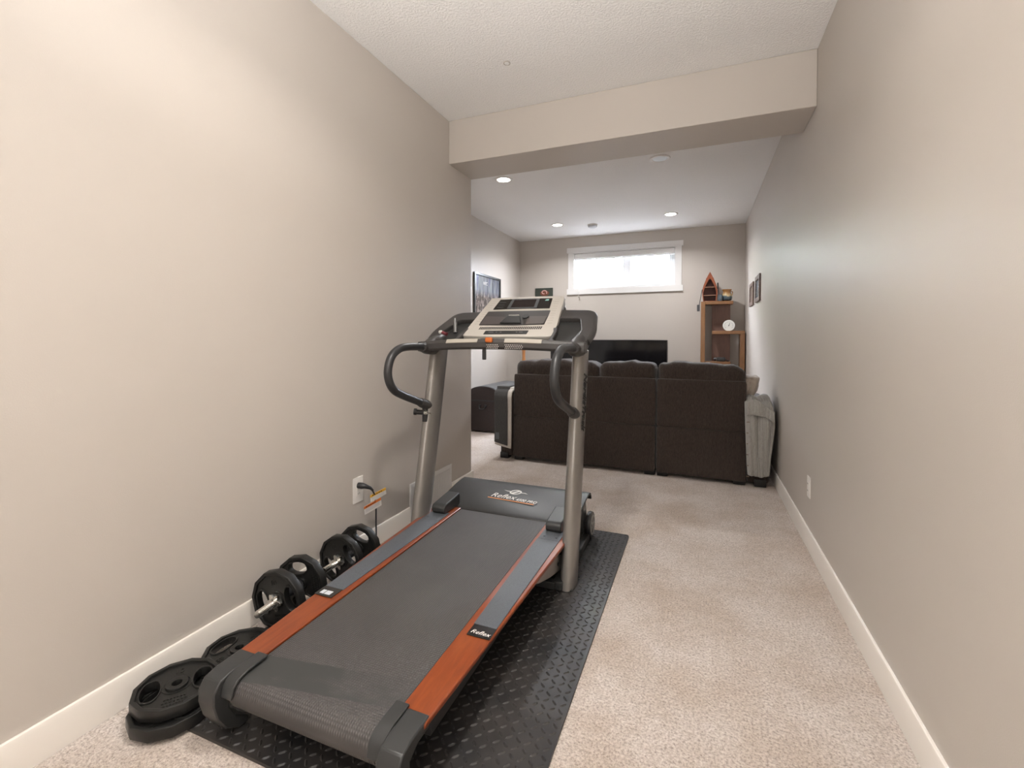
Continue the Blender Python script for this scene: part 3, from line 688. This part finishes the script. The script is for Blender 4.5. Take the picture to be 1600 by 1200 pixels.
# cream panel
Dp = Vector((0, .824, .566)); Mp = frame((CX, 2.335, 1.183), (1, 0, 0), Dp)
o2 = rpoly([(-.270, .004), (-.10, -.004), (.10, -.006), (.272, -.004), (.268, .10), (.240, .425), (.12, .432), (-.12, .432), (-.240, .428), (-.266, .10)], [.02, .05, .05, .035, .05, .012, .05, .05, .012, .05], 6)
b = B(); addmesh(b, shape2d([o2], .009, Mp @ Matrix.Translation((0, 0, -.010)), .004))
pn = obj('console_panel', b, M_cream, T, ang=30)
b = B(); addmesh(b, shape2d([[(x*.985, y*.985+.003) for x, y in o2]], .014, Mp @ Matrix.Translation((0, 0, -.034)), .004))
obj('panel_side', b, M_lav, T, ang=30)
b = B(); b.rbox((-.215, .10, -.125), (.215, .40, -.050), .03, 5, M=Mp)
obj('console_housing', b, M_plas, T)
for s in (1, -1): obj('panel_knuckle', B().rbox((min(s*.205, s*.246), .27, -.085), (max(s*.205, s*.246), .395, -.045), .012, 4, M=Mp), M_blackp, T)
def inset(name, pts, mat, z=.0035, th=.0015, parent=None, r=.004):
    b = B(); addmesh(b, shape2d([rpoly(pts, r, 3)], th, Mp @ Matrix.Translation((0, 0, z)))); return obj(name, b, mat, parent or pn, smooth=False)
inset('display_window', [(-.178, .283), (-.095, .284), (-.06, .2855), (.06, .2855), (.105, .283), (.180, .283), (.169, .399), (.05, .404), (-.05, .404), (-.169, .401)], M_gloss)
b = B(); addmesh(b, shape2d([[(-.090, .288), (.100, .288), (.090, .399), (-.090, .401)], [(-.070, .300), (.080, .300), (.072, .390), (-.072, .391)]], .0006, Mp @ Matrix.Translation((0, 0, .0054))))
obj('screen_bezel', b, M_plas2, pn, smooth=False)
inset('screen', [(-.070, .300), (.080, .300), (.072, .390), (-.072, .391)], M_screen, .0052, .0005, r=.001)
inset('teal_sticker', [(.128, .370), (.150, .370), (.152, .388), (.132, .388)], new_mat('teal', (.18, .42, .38), .4), .0054, .0004)
M_mark = new_mat('mark_grey', (.12, .12, .12), .5)
for k in range(3): obj('display_mark', B().box((-.160, .305+k*.028, .0050), (-.118, .308+k*.028, .0056), Mp), M_mark, pn, smooth=False)
inset('lower_tray', [(-.205, .110), (0, .103), (.193, .110), (.194, .205), (.192, .260), (-.200, .262), (-.204, .205)], M_plas, .0032, .0012, r=.006)
inset('tray_shelf', [(-.198, .115), (-.078, .115), (-.062, .195), (-.195, .205)], new_mat('brown_grey_plastic', (.085, .072, .070), .35), .0050, .001)
inset('tray_shelf', [(.085, .115), (.187, .117), (.187, .195), (.070, .198)], new_mat('brown_grey_plastic2', (.095, .082, .078), .35), .0050, .001)
b = B(); b.prism([(-.075, .118), (.058, .118), (.028, .192), (-.050, .196)], 'z', .004, .016, Mp); obj('book_stop', b, M_plas2, pn, bevel=.005)
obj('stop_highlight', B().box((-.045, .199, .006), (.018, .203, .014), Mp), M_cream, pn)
b = B(); b.cyl((.062, .190, .002), (.062, .190, .012), .020, n=24, M=Mp); obj('dial', b, M_plas2, pn)
b = B()
for k in range(34):
    x = -.184+k*(.368/33); b.prism([(x-.0046, .066), (x+.0020, .066), (x+.0044, .092), (x-.0022, .092)], 'z', .0025, .0036, Mp)
obj('vent_slots', b, M_dark, pn, smooth=False)
bs = inset('button_strip', [(-.140, .015), (.118, .017), (.121, .052), (-.138, .052)], M_plas2, .0032, .0012)
b = B()
for x0, x1 in ((-.115, -.085), (-.070, -.062), (-.045, -.035), (.050, .060), (.068, .090)): b.box((x0, .034, .0044), (x1, .0375, .0049), Mp)
obj('strip_marks', b, M_lav, pn, smooth=False)
b = B()
for s in (-1, 1):
    for k in range(11):
        yb = .125+k*.026; xx = s*(.222-.02*(yb-.1)/.3); b.box((xx-.014, yb, .0030), (xx+.014, yb+.0022, .0038), Mp)
obj('side_ridges', b, new_mat('ridge_beige', (.50, .46, .41), .4), pn, smooth=False)

# ------------------------------------------------------------------ weights
PR = .1185
def gon(r, n=12, rot=PI/12): return [(r*math.cos(rot+2*PI*i/n), r*math.sin(rot+2*PI*i/n)) for i in range(n)]
def grip(a):
    """handle cut-out centred on angle a"""
    pts = [(.046, -.030), (.060, -.050), (.086, -.042), (.094, -.014), (.094, .014), (.086, .042), (.060, .050), (.046, .030), (.042, 0)]
    c_, s_ = math.cos(a), math.sin(a); return rpoly([(c_*x-s_*y, s_*x+c_*y) for x, y in pts], .010, 2)
def scale_poly(pts, k):
    cx = sum(p[0] for p in pts)/len(pts); cy_ = sum(p[1] for p in pts)/len(pts); return [(cx+(p[0]-cx)*k, cy_+(p[1]-cy_)*k) for p in pts]
def plate_b(M=Matrix(), b=None, marks=True):
    b = b or B(); th = .0175
    g0, g1 = grip(0), grip(PI)
    addmesh(b, shape2d([gon(PR), gon(PR-.014)], th-.003, M, .003))
    addmesh(b, shape2d([gon(PR-.012), g0, g1, [(.0140*math.cos(2*PI*i/16), .0140*math.sin(2*PI*i/16)) for i in range(16)]], .009, M))
    for g_ in (g0, g1): addmesh(b, shape2d([scale_poly(g_, 1.14), scale_poly(g_, .99)], .0125, M, .001))
    addmesh(b, shape2d([ell(.031, .031, 28), ell(.0142, .0142, 16)], .0150, M, .002))
    addmesh(b, shape2d([ell(.040, .040, 28), ell(.036, .036, 28)], .0105, M))
    return b
def plate_text(M, parent):
    for zz, fl in ((.0094, 0), (-.0094, PI)):
        Mf = M @ Matrix.Rotation(fl, 4, 'X')
        text('raised_numeral', '10', .030, Mf @ Matrix.Translation((0, .068, abs(zz))), M_iron, parent, ext=.0010)
        b = B()
        for k, wd in enumerate((.050, .058, .046)):
            for q in range(7):
                xx = -wd/2+wd*q/6; b.box((xx-.0025, -.058-k*.014-.004, .009), (xx+.0025, -.058-k*.014+.004, .0108), Mf)
        obj('raised_rating', b, M_iron, parent, smooth=False)
# flat plates (two stacked at the corner, one beyond)
def flat_plate(x, y, z, rot, label, first=None):
    e = empty('weight_plate', (0, 0, 0), label, 'weight plate', 'weight plates lying on the mat')
    obj('plate_body', plate_b(), M_iron, e, ang=30); plate_text(Matrix(), e)
    return e
pp = flat_plate(0, 0, 0, 0, '')
def place_plate(o, x, y, z, rot, tilt, label):
    o.location = (x, y, z); o.rotation_euler = (tilt[0], tilt[1], rot); o['label'] = label; return o
p_lo = place_plate(pp, -1.500, .925, MZ+.0176, R(10), (0, 0), 'black twelve-sided grip weight plate at the bottom of the two-plate stack nearest the camera')
p_up = place_plate(copy_tree(pp), -1.520, .945, MZ+.0176+.0356, R(52), (0, 0), 'black twelve-sided grip weight plate on top of the two-plate stack nearest the camera')
p_3 = place_plate(copy_tree(pp), -1.541, 1.176, MZ+.0177, R(8), (0, 0), 'single black grip weight plate lying flat between the plate stack and the first dumbbell')
# dumbbells, built along local y
def dumbbell(label, rots):
    e = empty('dumbbell', (0, 0, 0), label, 'dumbbell', 'adjustable dumbbells along the left wall')
    obj('bar', B().cyl((0, -.176, 0), (0, .176, 0), .0118, n=20), M_chrome, e)
    for s in (-1, 1):
        b = B()
        for k in range(17):
            y0 = s*(.098+k*.0045); b.loft([[(r*math.cos(2*PI*i/20), y0+dy*s, r*math.sin(2*PI*i/20)) for i in range(20)] for dy, r in ((-.0018, .0118), (0, .0140), (.0018, .0118))])
        obj('thread', b, M_chrome, e)
    obj('grip', B().loft([[(r*math.cos(2*PI*i/24), y, r*math.sin(2*PI*i/24)) for i in range(24)] for y, r in ((-.046, .027), (-.040, .029), (-.036, .022), (-.030, .0165), (0, .0185), (.030, .0165), (.036, .022), (.040, .029), (.046, .027))]), M_blackp, e)
    for s, rt in ((-1, rots[0]), (1, rots[1])):
        M = Matrix.Translation((0, s*.0645, 0)) @ Matrix.Rotation(R(90), 4, 'X') @ Matrix.Rotation(rt, 4, 'Z')
        p = obj('plate', plate_b(M), M_iron, e, ang=30); plate_text(M, p)
        # star collar
        st = []
        for i in range(72):
            a = 2*PI*i/72; st.append(((.029+.007*math.cos(6*a))*math.cos(a), (.029+.007*math.cos(6*a))*math.sin(a)))
        b = B(); addmesh(b, shape2d([st, ell(.0125, .0125, 16)], .0055, Matrix.Translation((0, s*.0880, 0)) @ Matrix.Rotation(R(90), 4, 'X'), .001))
        b.cyl((0, s*.092, 0), (0, s*.103, 0), .0185, n=20)
        obj('star_collar', b, M_chrome, e, ang=30)
    return e
d1 = dumbbell('black dumbbell with chrome threaded bar, the nearer of the two by the left wall', (R(15), R(100)))
d1.location = (-1.549, 1.413, MZ+.1185); d1.rotation_euler = (0, 0, R(6))
d2 = dumbbell('black dumbbell with chrome threaded bar, the farther of the two, beside the hanging cord', (R(35), R(75)))
d2.location = (-1.548, 1.768, MZ+.1185); d2.rotation_euler = (0, 0, R(1))

# ------------------------------------------------------------------ sofa (two sections) rotated slightly
ang = math.atan2(-.06, 2.0)
S_ORG = Vector((-.33, 4.095, 0))
def sofa(name, x0, x1, arm, label, cush):
    """built in local space: x along the back, y towards the seat; origin S_ORG"""
    e = bpy.data.objects.new(name, None); C.objects.link(e); ORG[e.name] = Vector((0, 0, 0)); tag(e, label, 'sofa')
    e['group'] = 'sofa sections'
    bx0, bx1 = x0, x1
    # back shell: leans slightly, two upholstered panels with a seam
    def shell(z0, z1):
        def fn(p, u):
            t = (p.z-.05)/.78; return (p.x, p.y+.035*t+(.004*math.sin(p.x*9+p.z*5)), p.z)
        return B().rbox((bx0+.002, 0, z0), (bx1-.002, .13, z1), .014, 10, fn)
    obj('back_panel', shell(.425, .832), M_sofa, e); obj('back_panel', shell(.034, .427), M_sofa, e)
    obj('base', B().rbox((bx0+.004, .12, .06), (bx1-.004, .93, .27), .02, 5), M_sofa, e)
    n = len(cush)
    for (c0, c1, dz) in cush:
        w_ = c1-c0
        def fn(p, u, c0=c0, w_=w_, dz=dz):
            t = (p.x-c0)/w_
            puff = .022*math.sin(PI*max(0, min(1, t)))*(1 if u.z > 0 else 0)
            wr = .006*math.sin(p.x*31+p.z*9)+.004*math.sin(p.x*53+1)
            return (p.x, p.y+.012*math.sin(PI*t)*u.y, p.z+(puff+wr)*max(0, u.z)+dz*(t-.5)*max(u.z, 0))
        obj('back_cushion', B().rbox((c0, .060, .56), (c1, .330, .950), .050, 14, fn), M_sofa, e)
        obj('seat_cushion', B().rbox((c0, .31, .26), (c1, .97, .455), .05, 8), M_sofa, e)
    if arm:
        a0, a1 = (x0-.150, x0) if arm < 0 else (x1, x1+.165)
        def fa(p, u): return (p.x, p.y, p.z)
        obj('arm', B().rbox((a0, .035, .022), (a1, .95, .655), .030, 10, fa), M_sofa, e)
    b = B()
    fx = [bx0+.04, bx1-.055] if not arm else ([x0-.10, x0-.0+.05, bx1-.05] if arm < 0 else [bx0+.05, x1-.05, x1+.10])
    e_feet = [(xx, yy) for xx in fx for yy in (.06, .86)]
    for xx, yy in e_feet: obj('foot', B().rbox((xx-.045, yy-.035, .0), (xx+.045, yy+.045, .062), .008, 3), M_feet, e)
    e.location = S_ORG; e.rotation_euler = (0, 0, ang)
    return e
s1 = sofa('sofa_section', -1.325, -.003, -1, 'dark brown corduroy sofa section with the charcoal blanket over its left arm', [(-1.318, -.506, 0), (-.504, -.014, .010)])
s2 = sofa('sofa_section', .004, .694, 1, 'dark brown corduroy sofa section beside the right wall with the light throw on its arm', [(.010, .690, -.03)])
SM = Matrix.Translation(S_ORG) @ Matrix.Rotation(ang, 4, 'Z')
def sofa_obj(name, b, mat, label=None, cat=None, parent=None, **k):
    for v in b.bm.verts: v.co = SM @ v.co
    o = obj(name, b, mat, parent=parent, **k)
    return tag(o, label, cat) if label else o

# charcoal blanket with cream lining folded over the left arm
bl = empty('folded_blanket', (-1.74, 4.15, .4), 'charcoal blanket with cream fleece edging hanging over the left sofa arm', 'blanket')
def drape(x0, x1, zb, off, skew=0., xo=0):
    pth = spline([(.45, .672), (.22, .676), (.10, .676), (.03, .664), (-.004, .632), (-.016, .58), (-.018, .40), (-.016, zb)], 6)
    L = len(pth)-1
    def fn(u, v):
        k = v*L; i = min(int(k), L-1); f = k-i; p = pth[i].lerp(pth[i+1], f)
        drop = skew*(u)*max(0, (v-.5)*2)
        bulge = .006*math.sin(u*PI)*math.sin(v*7)
        x = x0+(x1-x0)*u; fall = max(0, v-.35)
        return (x+xo*fall-.010*math.sin(v*5), p.x-off-bulge, p.y+(off if v < .35 else 0)-drop)
    return B().grid(fn, 12, 48)
sofa_obj('lining_layer', drape(-1.488, -1.318, .145, .012, .03, -.03), M_sherpa, parent=bl, solid=.014)
sofa_obj('top_layer', drape(-1.498, -1.362, .172, .026, .028, -.012), M_thrd, parent=bl, solid=.012)
lb = B().box((-1.482, -.0535, .20), (-1.444, -.0500, .265))
sofa_obj('cloth_label', lb, M_label, parent=bl)

# light grey knitted throw over the right arm
th = empty('knitted_throw', (.46, 4.08, .4), 'light grey knitted throw draped down the right sofa arm beside the wall', 'blanket')
def fn(u, v):
    pth = [(.42, .685), (.25, .690), (.12, .688), (.05, .672), (.005, .63), (-.020, .56), (-.028, .45), (-.030, .33), (-.028, .2), (-.024, .110)]
    L = len(pth)-1; k = v*L; i = min(int(k), L-1); f = k-i; y = pth[i][0]*(1-f)+pth[i+1][0]*f; z = pth[i][1]*(1-f)+pth[i+1][1]*f
    fold = .010*math.sin(u*13+v*3)+.006*math.sin(u*27-v*6)
    wd = .178+.022*math.sin(PI*min(1, max(0, (v-.30)*1.8)))-.030*max(0, v-.6)/.4
    x = .692+wd*u-.012*math.sin(v*4)
    hem = -.012*math.sin(u*PI)*(v > .95)
    lump = .030*math.exp(-((u-.35)/.25)**2)*max(0, 1-abs(v-.28)*5)
    return (x, y-.012+fold*(1 if v > .3 else .3), z+hem+lump+(.012*math.sin(u*9) if v < .45 else 0))
o = B().grid(fn, 28, 70); sofa_obj('throw_cloth', o, M_throw, parent=th, solid=.012)
def fn2(u, v): return (.690+.19*u+.0*v, -.045-.016*v+.008*math.sin(u*11), .665-.085*v-.09*(u-.25)**2+.035*math.exp(-((u-.3)/.3)**2)*(1-v))
sofa_obj('turned_edge', B().grid(fn2, 20, 8), M_throw, parent=th, solid=.014)
b = B()
for k in range(6):
    z = .52-.085*k; b.box((.690, -.052, z), (.712, -.046, z+.005))
sofa_obj('edge_stitches', b, new_mat('stitch_brown', (.20, .15, .11), .8), parent=th)
# beige fluffy cushion
b = B()
def pf(p, u): return (p.x-max(0, .86-p.z)*.30*(u.x > 0)+.006*math.sin(p.z*60), p.y+.008*math.sin(p.x*70), p.z+.005*math.sin(p.x*90+p.y*50))
b.rbox((.640, .17, .665), (.815, .44, .862), .055, 12, pf)
sofa_obj('throw_cushion', b, M_fluff, 'beige fluffy cushion resting against the right arm of the sofa', 'cushion')

# ------------------------------------------------------------------ trunk
tr = empty('storage_trunk', (-2.465, 5.6, 0), 'dark wooden domed trunk standing by the far left wall behind the sofa', 'trunk')
tx0, tx1, ty0, ty1 = -2.665, -2.285, 5.20, 6.05
obj('body', B().box((tx0, ty0, .02), (tx1, ty1, .40)), M_trunk, tr, bevel=.006)
prof = [(tx0, .405)]+[(-2.475+.19*math.cos(a), .50+.075*math.sin(a)) for a in [R(180-180*i/14) for i in range(15)]]+[(tx1, .405)]
obj('domed_lid', B().prism(prof, 'y', ty0-.004, ty1+.004), [M_trunk], tr, bevel=.004)
b = B()
for k in range(4):
    y = ty0+.10+k*.21; rings = []
    b.loft([[(-2.475+r_*math.cos(a)*(.19+rr)/.19, y+dy, .50+r_*math.sin(a)*(.075+rr)/.075) for a in [R(180-180*i/14) for i in range(15)] for r_ in (.19 if 0 else 0,)] for dy, rr in ((0, 0),)]) if False else None
lidtop = new_mat('trunk_leather_top', (.075, .078, .082), .42)
b = B(); prof = [(-2.475+.192*math.cos(a), .502+.077*math.sin(a)) for a in [R(176-172*i/14) for i in range(15)]]+[(-2.475+.188*math.cos(a), .498+.073*math.sin(a)) for a in [R(4+172*i/14) for i in range(15)]]
obj('lid_cover', b.prism(prof, 'y', ty0+.012, ty1-.012), lidtop, tr)
b = B(); b.tube(spline([(-2.52, ty0-.003, .335), (-2.518, ty0-.022, .32), (-2.505, ty0-.030, .300), (-2.455, ty0-.030, .300), (-2.442, ty0-.022, .32), (-2.44, ty0-.003, .335)], 5), .006, 8)
b.box((-2.535, ty0-.006, .325), (-2.505, ty0, .350)).box((-2.455, ty0-.006, .325), (-2.425, ty0, .350))
obj('handle', b, M_blackp, tr)
obj('lid_band', B().box((tx0-.002, ty0-.004, .392), (tx1+.002, ty1+.004, .408)), M_blackp, tr)

# ------------------------------------------------------------------ television on its stand
tv = empty('television', (-1.21, 6.6, .30), 'large black flat television behind the sofa under the window', 'television')
obj('bezel', B().rbox((-2.035, 6.600, .205), (-.380, 6.650, 1.158), .008, 4), M_frame_b, tv)
obj('screen', B().box((-2.022, 6.5975, .225), (-.393, 6.600, 1.146)), M_tv, tv)
obj('tv_foot', B().box((-1.75, 6.52, .186), (-1.70, 6.74, .215)).box((-.72, 6.52, .186), (-.67, 6.74, .215)), M_frame_b, tv)
st_ = empty('media_stand', (-1.2, 6.65, 0), 'low dark media stand carrying the television behind the sofa', 'cabinet')
obj('top_board', B().box((-2.10, 6.42, .155), (-.30, 6.86, .185)), M_trunk, st_, bevel=.003)
for x in (-2.08, -1.2, -.34): obj('upright_board', B().box((x, 6.44, .0), (x+.025, 6.85, .155)), M_trunk, st_)

# orange-brown candle-like figure left of the television
fg = empty('wooden_figurine', (-2.40, 6.45, .0), 'slim orange wooden vase on a stand left of the television', 'vase')
obj('stand', B().box((-2.455, 6.42, 0), (-2.365, 6.52, .74)), M_oak, fg, bevel=.004)
obj('vase_body', B().lathe([(.02, .742), (.035, .76), (.030, .82), (.022, .90), (.024, .98), (.036, 1.03), (.020, 1.05)], (-2.41, 6.47, 0), 20), new_mat('orange_brown', (.55, .24, .09), .35), fg)

# ------------------------------------------------------------------ pictures
pf_ = empty('framed_poster', (XF, 5.76, 1.7), 'large framed poster in blue and grey tones on the far left wall', 'picture')
py0, py1, pz0, pz1 = 5.35, 6.20, 1.40, 2.035
b = B(); b.box((XF, py0, pz0), (XF+.025, py0+.028, pz1)).box((XF, py1-.028, pz0), (XF+.025, py1, pz1)).box((XF, py0+.028, pz0), (XF+.025, py1-.028, pz0+.028)).box((XF, py0+.028, pz1-.028), (XF+.025, py1-.028, pz1))
obj('frame', b, M_frame_b, pf_, bevel=.002)
M_post = new_mat('poster_print', (.3, .33, .4), .15, spec=.5, coat=.5)
tcn = coords(M_post, (1, 7, .9)); n1 = noise(M_post, tcn, 1.6, 3)
c1 = ramp(M_post, n1, [(.32, (.030, .036, .050)), (.45, (.10, .115, .15)), (.55, (.24, .26, .28)), (.68, (.07, .08, .18))])
sz = nd(M_post, 'ShaderNodeSeparateXYZ'); lk(M_post, coords(M_post), sz.inputs[0])
n2 = noise(M_post, coords(M_post, (1, 26, 7)), 1.4, 5, .7)
c2 = ramp(M_post, n2, [(.40, (.020, .018, .022)), (.52, (.08, .06, .055)), (.60, (.36, .31, .28))])
mk = ramp(M_post, sz.outputs[2], [(.02, (1, 1, 1)), (.12, (0, 0, 0))])
lk(M_post, mix(M_post, mk, c1, c2), bsdf(M_post).inputs['Base Color'])
pr = obj('poster_print', B().box((XF+.001, py0+.026, pz0+.026), (XF+.010, py1-.026, pz1-.026)), M_post, pf_, smooth=False)
text('poster_lettering', 'NYC', .065, frame((XF+.0102, 5.70, 1.915), (0, 1, 0), (0, 0, 1)), M_white_ink, pr, ext=.0005, shear=.1)
bp = empty('canvas_picture', (-2.27, YF, 1.87), 'small dark green picture with a pinkish swirl on the far wall above the console', 'picture')
obj('canvas', B().box((-2.418, YF-.022, 1.770), (-2.130, YF, 1.975)), new_mat('dark_green_print', (.035, .045, .035), .5), bp, bevel=.002)
b = B(); b.tube([(-2.27+.045*math.cos(a)*(1-.08*a), YF-.0235, 1.905+.034*math.sin(a)*(1-.08*a)) for a in [k*.35-.6 for k in range(17)]], .008, 8)
obj('pink_swirl', b, new_mat('pink_print', (.62, .36, .33), .5), bp)
b = B(); addmesh(b, shape2d([ell(.075, .045, 20)], .0006, frame((-2.262, YF-.0225, 1.893), (1, 0, 0), (0, 0, 1))))
obj('red_patch', b, new_mat('russet_print', (.16, .055, .03), .6), bp)
def small_frame(y0, y1, z0, z1, label, art):
    e = empty('picture_frame', (XR, (y0+y1)/2, z0), label, 'picture', 'small frames on the right wall')
    b = B(); t = .045; x0 = XR-.018
    b.box((x0, y0, z0), (XR, y0+t, z1)).box((x0, y1-t, z0), (XR, y1, z1)).box((x0, y0+t, z0), (XR, y1-t, z0+t)).box((x0, y0+t, z1-t), (XR, y1-t, z1))
    obj('frame', b, M_brownf, e, bevel=.003)
    obj('print', B().box((XR-.008, y0+t, z0+t), (XR-.001, y1-t, z1-t)), art, e)
small_frame(5.90, 6.28, 1.560, 1.826, 'small brown framed picture on the right wall, the farther of two', new_mat('brown_art', (.12, .075, .05), .5))
small_frame(5.30, 5.68, 1.565, 1.840, 'small brown framed picture on the right wall, the nearer of two', new_mat('blue_grey_art', (.16, .19, .24), .25))

# ------------------------------------------------------------------ shelf unit in the right corner
sh = empty('display_shelf', (.31, 6.9, 0), 'stepped brown wooden display shelf in the right corner behind the sofa', 'shelf')
fy, by = 6.77, 7.025
obj('side_post', B().box((.034, fy, 0), (.088, by, 1.676)), M_oak, sh, bevel=.003)
obj('shelf_board', B().box((.088, fy, 1.636), (.430, by, 1.678)), M_oak, sh, bevel=.004)
obj('back_panel', B().box((.176, 6.94, .02), (.405, 6.962, 1.636)), M_panel, sh, bevel=.002)
obj('shelf_board', B().box((.176, fy, 1.236), (.572, 6.94, 1.280)), M_oak, sh, bevel=.004)
obj('side_post', B().box((.517, fy, 0), (.572, by, 1.236)), M_oak, sh, bevel=.003)
obj('shelf_board', B().box((.088, fy, .828), (.405, 6.94, .868)), M_oak, sh, bevel=.004)
obj('shelf_board', B().box((.176, fy, .42), (.517, 6.94, .46)), M_oak, sh, bevel=.004)
# canoe shaped shelf
cn = empty('canoe_shelf', (.143, 6.86, 1.678), 'small red wooden canoe-shaped shelf standing on top of the corner shelf', 'decor')
def hull(s, t): # half width at height t
    return .095*(1-t**2.3)**.75 if t < 1 else 0
zs = [i/16 for i in range(17)]
cxn, cyn, z0n, hn = .143, 6.83, 1.680, .395
fr = []
L_ = [(cxn-(.082+.016*math.sin(min(t*2.2, 1)*PI/2))*(1-max(0, t-.30)**1.55/(.70**1.55)), z0n+hn*t) for t in zs]
Rr = [(2*cxn-x, z) for x, z in L_]
outer = L_+Rr[::-1][1:]
inn = [(cxn+(x-cxn)*.84, z0n+.006+(z-z0n)*.78) for x, z in outer]
b = B(); addmesh(b, shape2d([outer, inn], .045, frame((0, cyn, 0), (1, 0, 0), (0, 0, 1)), .002))
obj('hull_rim', b, M_red, cn, ang=25)
b = B(); addmesh(b, shape2d([[(cxn+(x-cxn)*.97, z0n+.002+(z-z0n)*.97) for x, z in outer]], .003, frame((0, cyn+.043, 0), (1, 0, 0), (0, 0, 1))))
obj('hull_back', b, new_mat('canoe_dark_red', (.065, .014, .009), .5), cn)
for zz, hw in ((1.757, .078), (1.868, .080)): obj('canoe_shelf_board', B().box((cxn-hw, cyn-.040, zz), (cxn+hw, cyn+.040, zz+.006)), new_mat('pale_edge', (.42, .24, .16), .5), cn)
b = B(); b.prism([(-.050, 1.975), (.050, 1.975), (.046, 1.992), (.02, 1.998), (0, 1.99), (-.02, 1.998), (-.046, 1.992)], 'y', -.045, -.038, Matrix.Translation((cxn, cyn, 0))); obj('bow_trim', b, M_red, cn)
for s, (xa, za, xb, zb_) in ((1, (.000, 1.668, .042, 1.86)), (1, (.232, 1.90, .262, 1.70))):
    pad = empty('toy_paddle', (xa, cyn-.05, za), 'dark toy paddle hanging on the left side of the canoe shelf' if xa < .1 else 'dark toy paddle leaning on the right side of the canoe shelf', 'decor')
    lo_, hi_ = ((xa, za), (xb, zb_)) if za < zb_ else ((xb, zb_), (xa, za))
    if xa < .1:
        obj('shaft', B().cyl((.012, cyn-.052, 1.63), (.048, cyn-.050, 1.84), .0045, n=8), M_blackp, pad)
        obj('blade', B().rbox((-.016, cyn-.056, 1.545), (.020, cyn-.050, 1.635), .003, 3), new_mat('paddle_grey', (.06, .06, .065), .5), pad)
    else:
        obj('shaft', B().cyl((.240, cyn-.052, 1.90), (.262, cyn-.050, 1.70), .0045, n=8), M_blackp, pad)
        obj('blade', B().rbox((.231, cyn-.056, 1.84), (.249, cyn-.048, 1.925), .004, 3), M_blackp, pad)
# pottery vases
M_pot = new_mat('glazed_pottery', (.2, .2, .2), .25, coat=.4)
sz = nd(M_pot, 'ShaderNodeSeparateXYZ'); lk(M_pot, coords(M_pot), sz.inputs[0])
nz_ = noise(M_pot, coords(M_pot, (1, 1, .15)), 45, 2)
hh = math_n(M_pot, 'ADD', math_n(M_pot, 'MULTIPLY', sz.outputs[2], 5.5), math_n(M_pot, 'MULTIPLY', nz_, .35))
lk(M_pot, ramp(M_pot, hh, [(.25, (.035, .045, .055)), (.50, (.09, .13, .15)), (.60, (.50, .38, .20)), (.82, (.28, .13, .04))]), bsdf(M_pot).inputs['Base Color'])
def pot(name, x, y, z, k, prof, label, mat):
    e = empty(name, (x, y, z), label, 'vase'); rings = [(r*k, h) for r, h in prof]
    b = B(); b.lathe(rings+[(r*k-.006, h) for r, h in prof[::-1][:-2]], (x, y, z), 36); obj('vase_body', b, mat, e); return e
p1 = pot('pottery_vase', .355, 6.85, 1.679, 1.0, [(.040, 0), (.060, .015), (.067, .045), (.064, .080), (.050, .110), (.047, .125), (.058, .150), (.062, .156)], 'round brown and blue glazed pottery vase on top of the corner shelf', M_pot)
obj('drip_handle', B().tube([(.355+.05, 6.83, 1.81), (.355+.068, 6.83, 1.80), (.355+.066, 6.83, 1.755)], .006, 8), M_pot, p1)
p2 = pot('pottery_bowl', .272, 6.80, 1.679, .40, [(.045, 0), (.062, .015), (.070, .045), (.066, .070), (.064, .085)], 'small blue grey cup between the canoe shelf and the pottery vase', new_mat('slate_glaze', (.14, .18, .21), .3))
# round white dial
ck = empty('round_clock', (.382, 6.83, 1.281), 'white round dial clock leaning against the panel on the middle shelf', 'clock')
Mc = frame((.382, 6.835, 1.352), (1, 0, 0), (0, .12, .99))
b = B(); b.cyl((0, 0, -.018), (0, 0, 0), .077, n=40, M=Mc); obj('clock_case', b, new_mat('clock_rim', (.30, .30, .30), .3), ck, bevel=.003)
b = B(); b.cyl((0, 0, 0), (0, 0, .002), .074, n=40, M=Mc); obj('dial_face', b, new_mat('dial_white', (.80, .80, .76), .35), ck)
b = B()
for k in range(22):
    a = R(-40+260*k/21); r0_ = .048 if k % 3 else .043; c_, s_ = math.cos(a), math.sin(a)
    Mk = Mc @ Matrix(((c_, -s_, 0, 0), (s_, c_, 0, 0), (0, 0, 1, 0), (0, 0, 0, 1)))
    b.box((r0_, -.0013, .002), (.054, .0013, .0026), Mk)
obj('dial_marks', b, M_black_ink, ck, smooth=False)
b = B(); b.box((-.0022, -.012, .003), (.0022, .034, .0042), Mc @ Matrix.Rotation(R(-22), 4, 'Z')); b.cyl((0, 0, .002), (0, 0, .005), .006, n=16, M=Mc)
obj('pointer', b, M_black_ink, ck)
# camera on the lower shelf
vc = empty('black_camera', (.27, 6.84, .868), 'small black camera with silver lens lying on the lower board of the corner shelf', 'camera')
obj('camera_body', B().rbox((.235, 6.80, .869), (.345, 6.88, .925), .012, 5), M_blackp, vc)
obj('lens', B().cyl((.20, 6.84, .895), (.24, 6.84, .897), .022, .027, n=24), M_blackp, vc)
obj('lens_ring', B().loft([[(x, 6.84+r*math.cos(2*PI*i/24), .897+r*math.sin(2*PI*i/24)) for i in range(24)] for x, r in ((.232, .028), (.232, .030), (.240, .030), (.240, .028))], closed=True), M_chrome, vc)
obj('strap', B().tube(spline([(.345, 6.82, .900), (.375, 6.81, .885), (.385, 6.80, .874), (.360, 6.79, .873)], 5), .004, 8), M_blackp, vc)
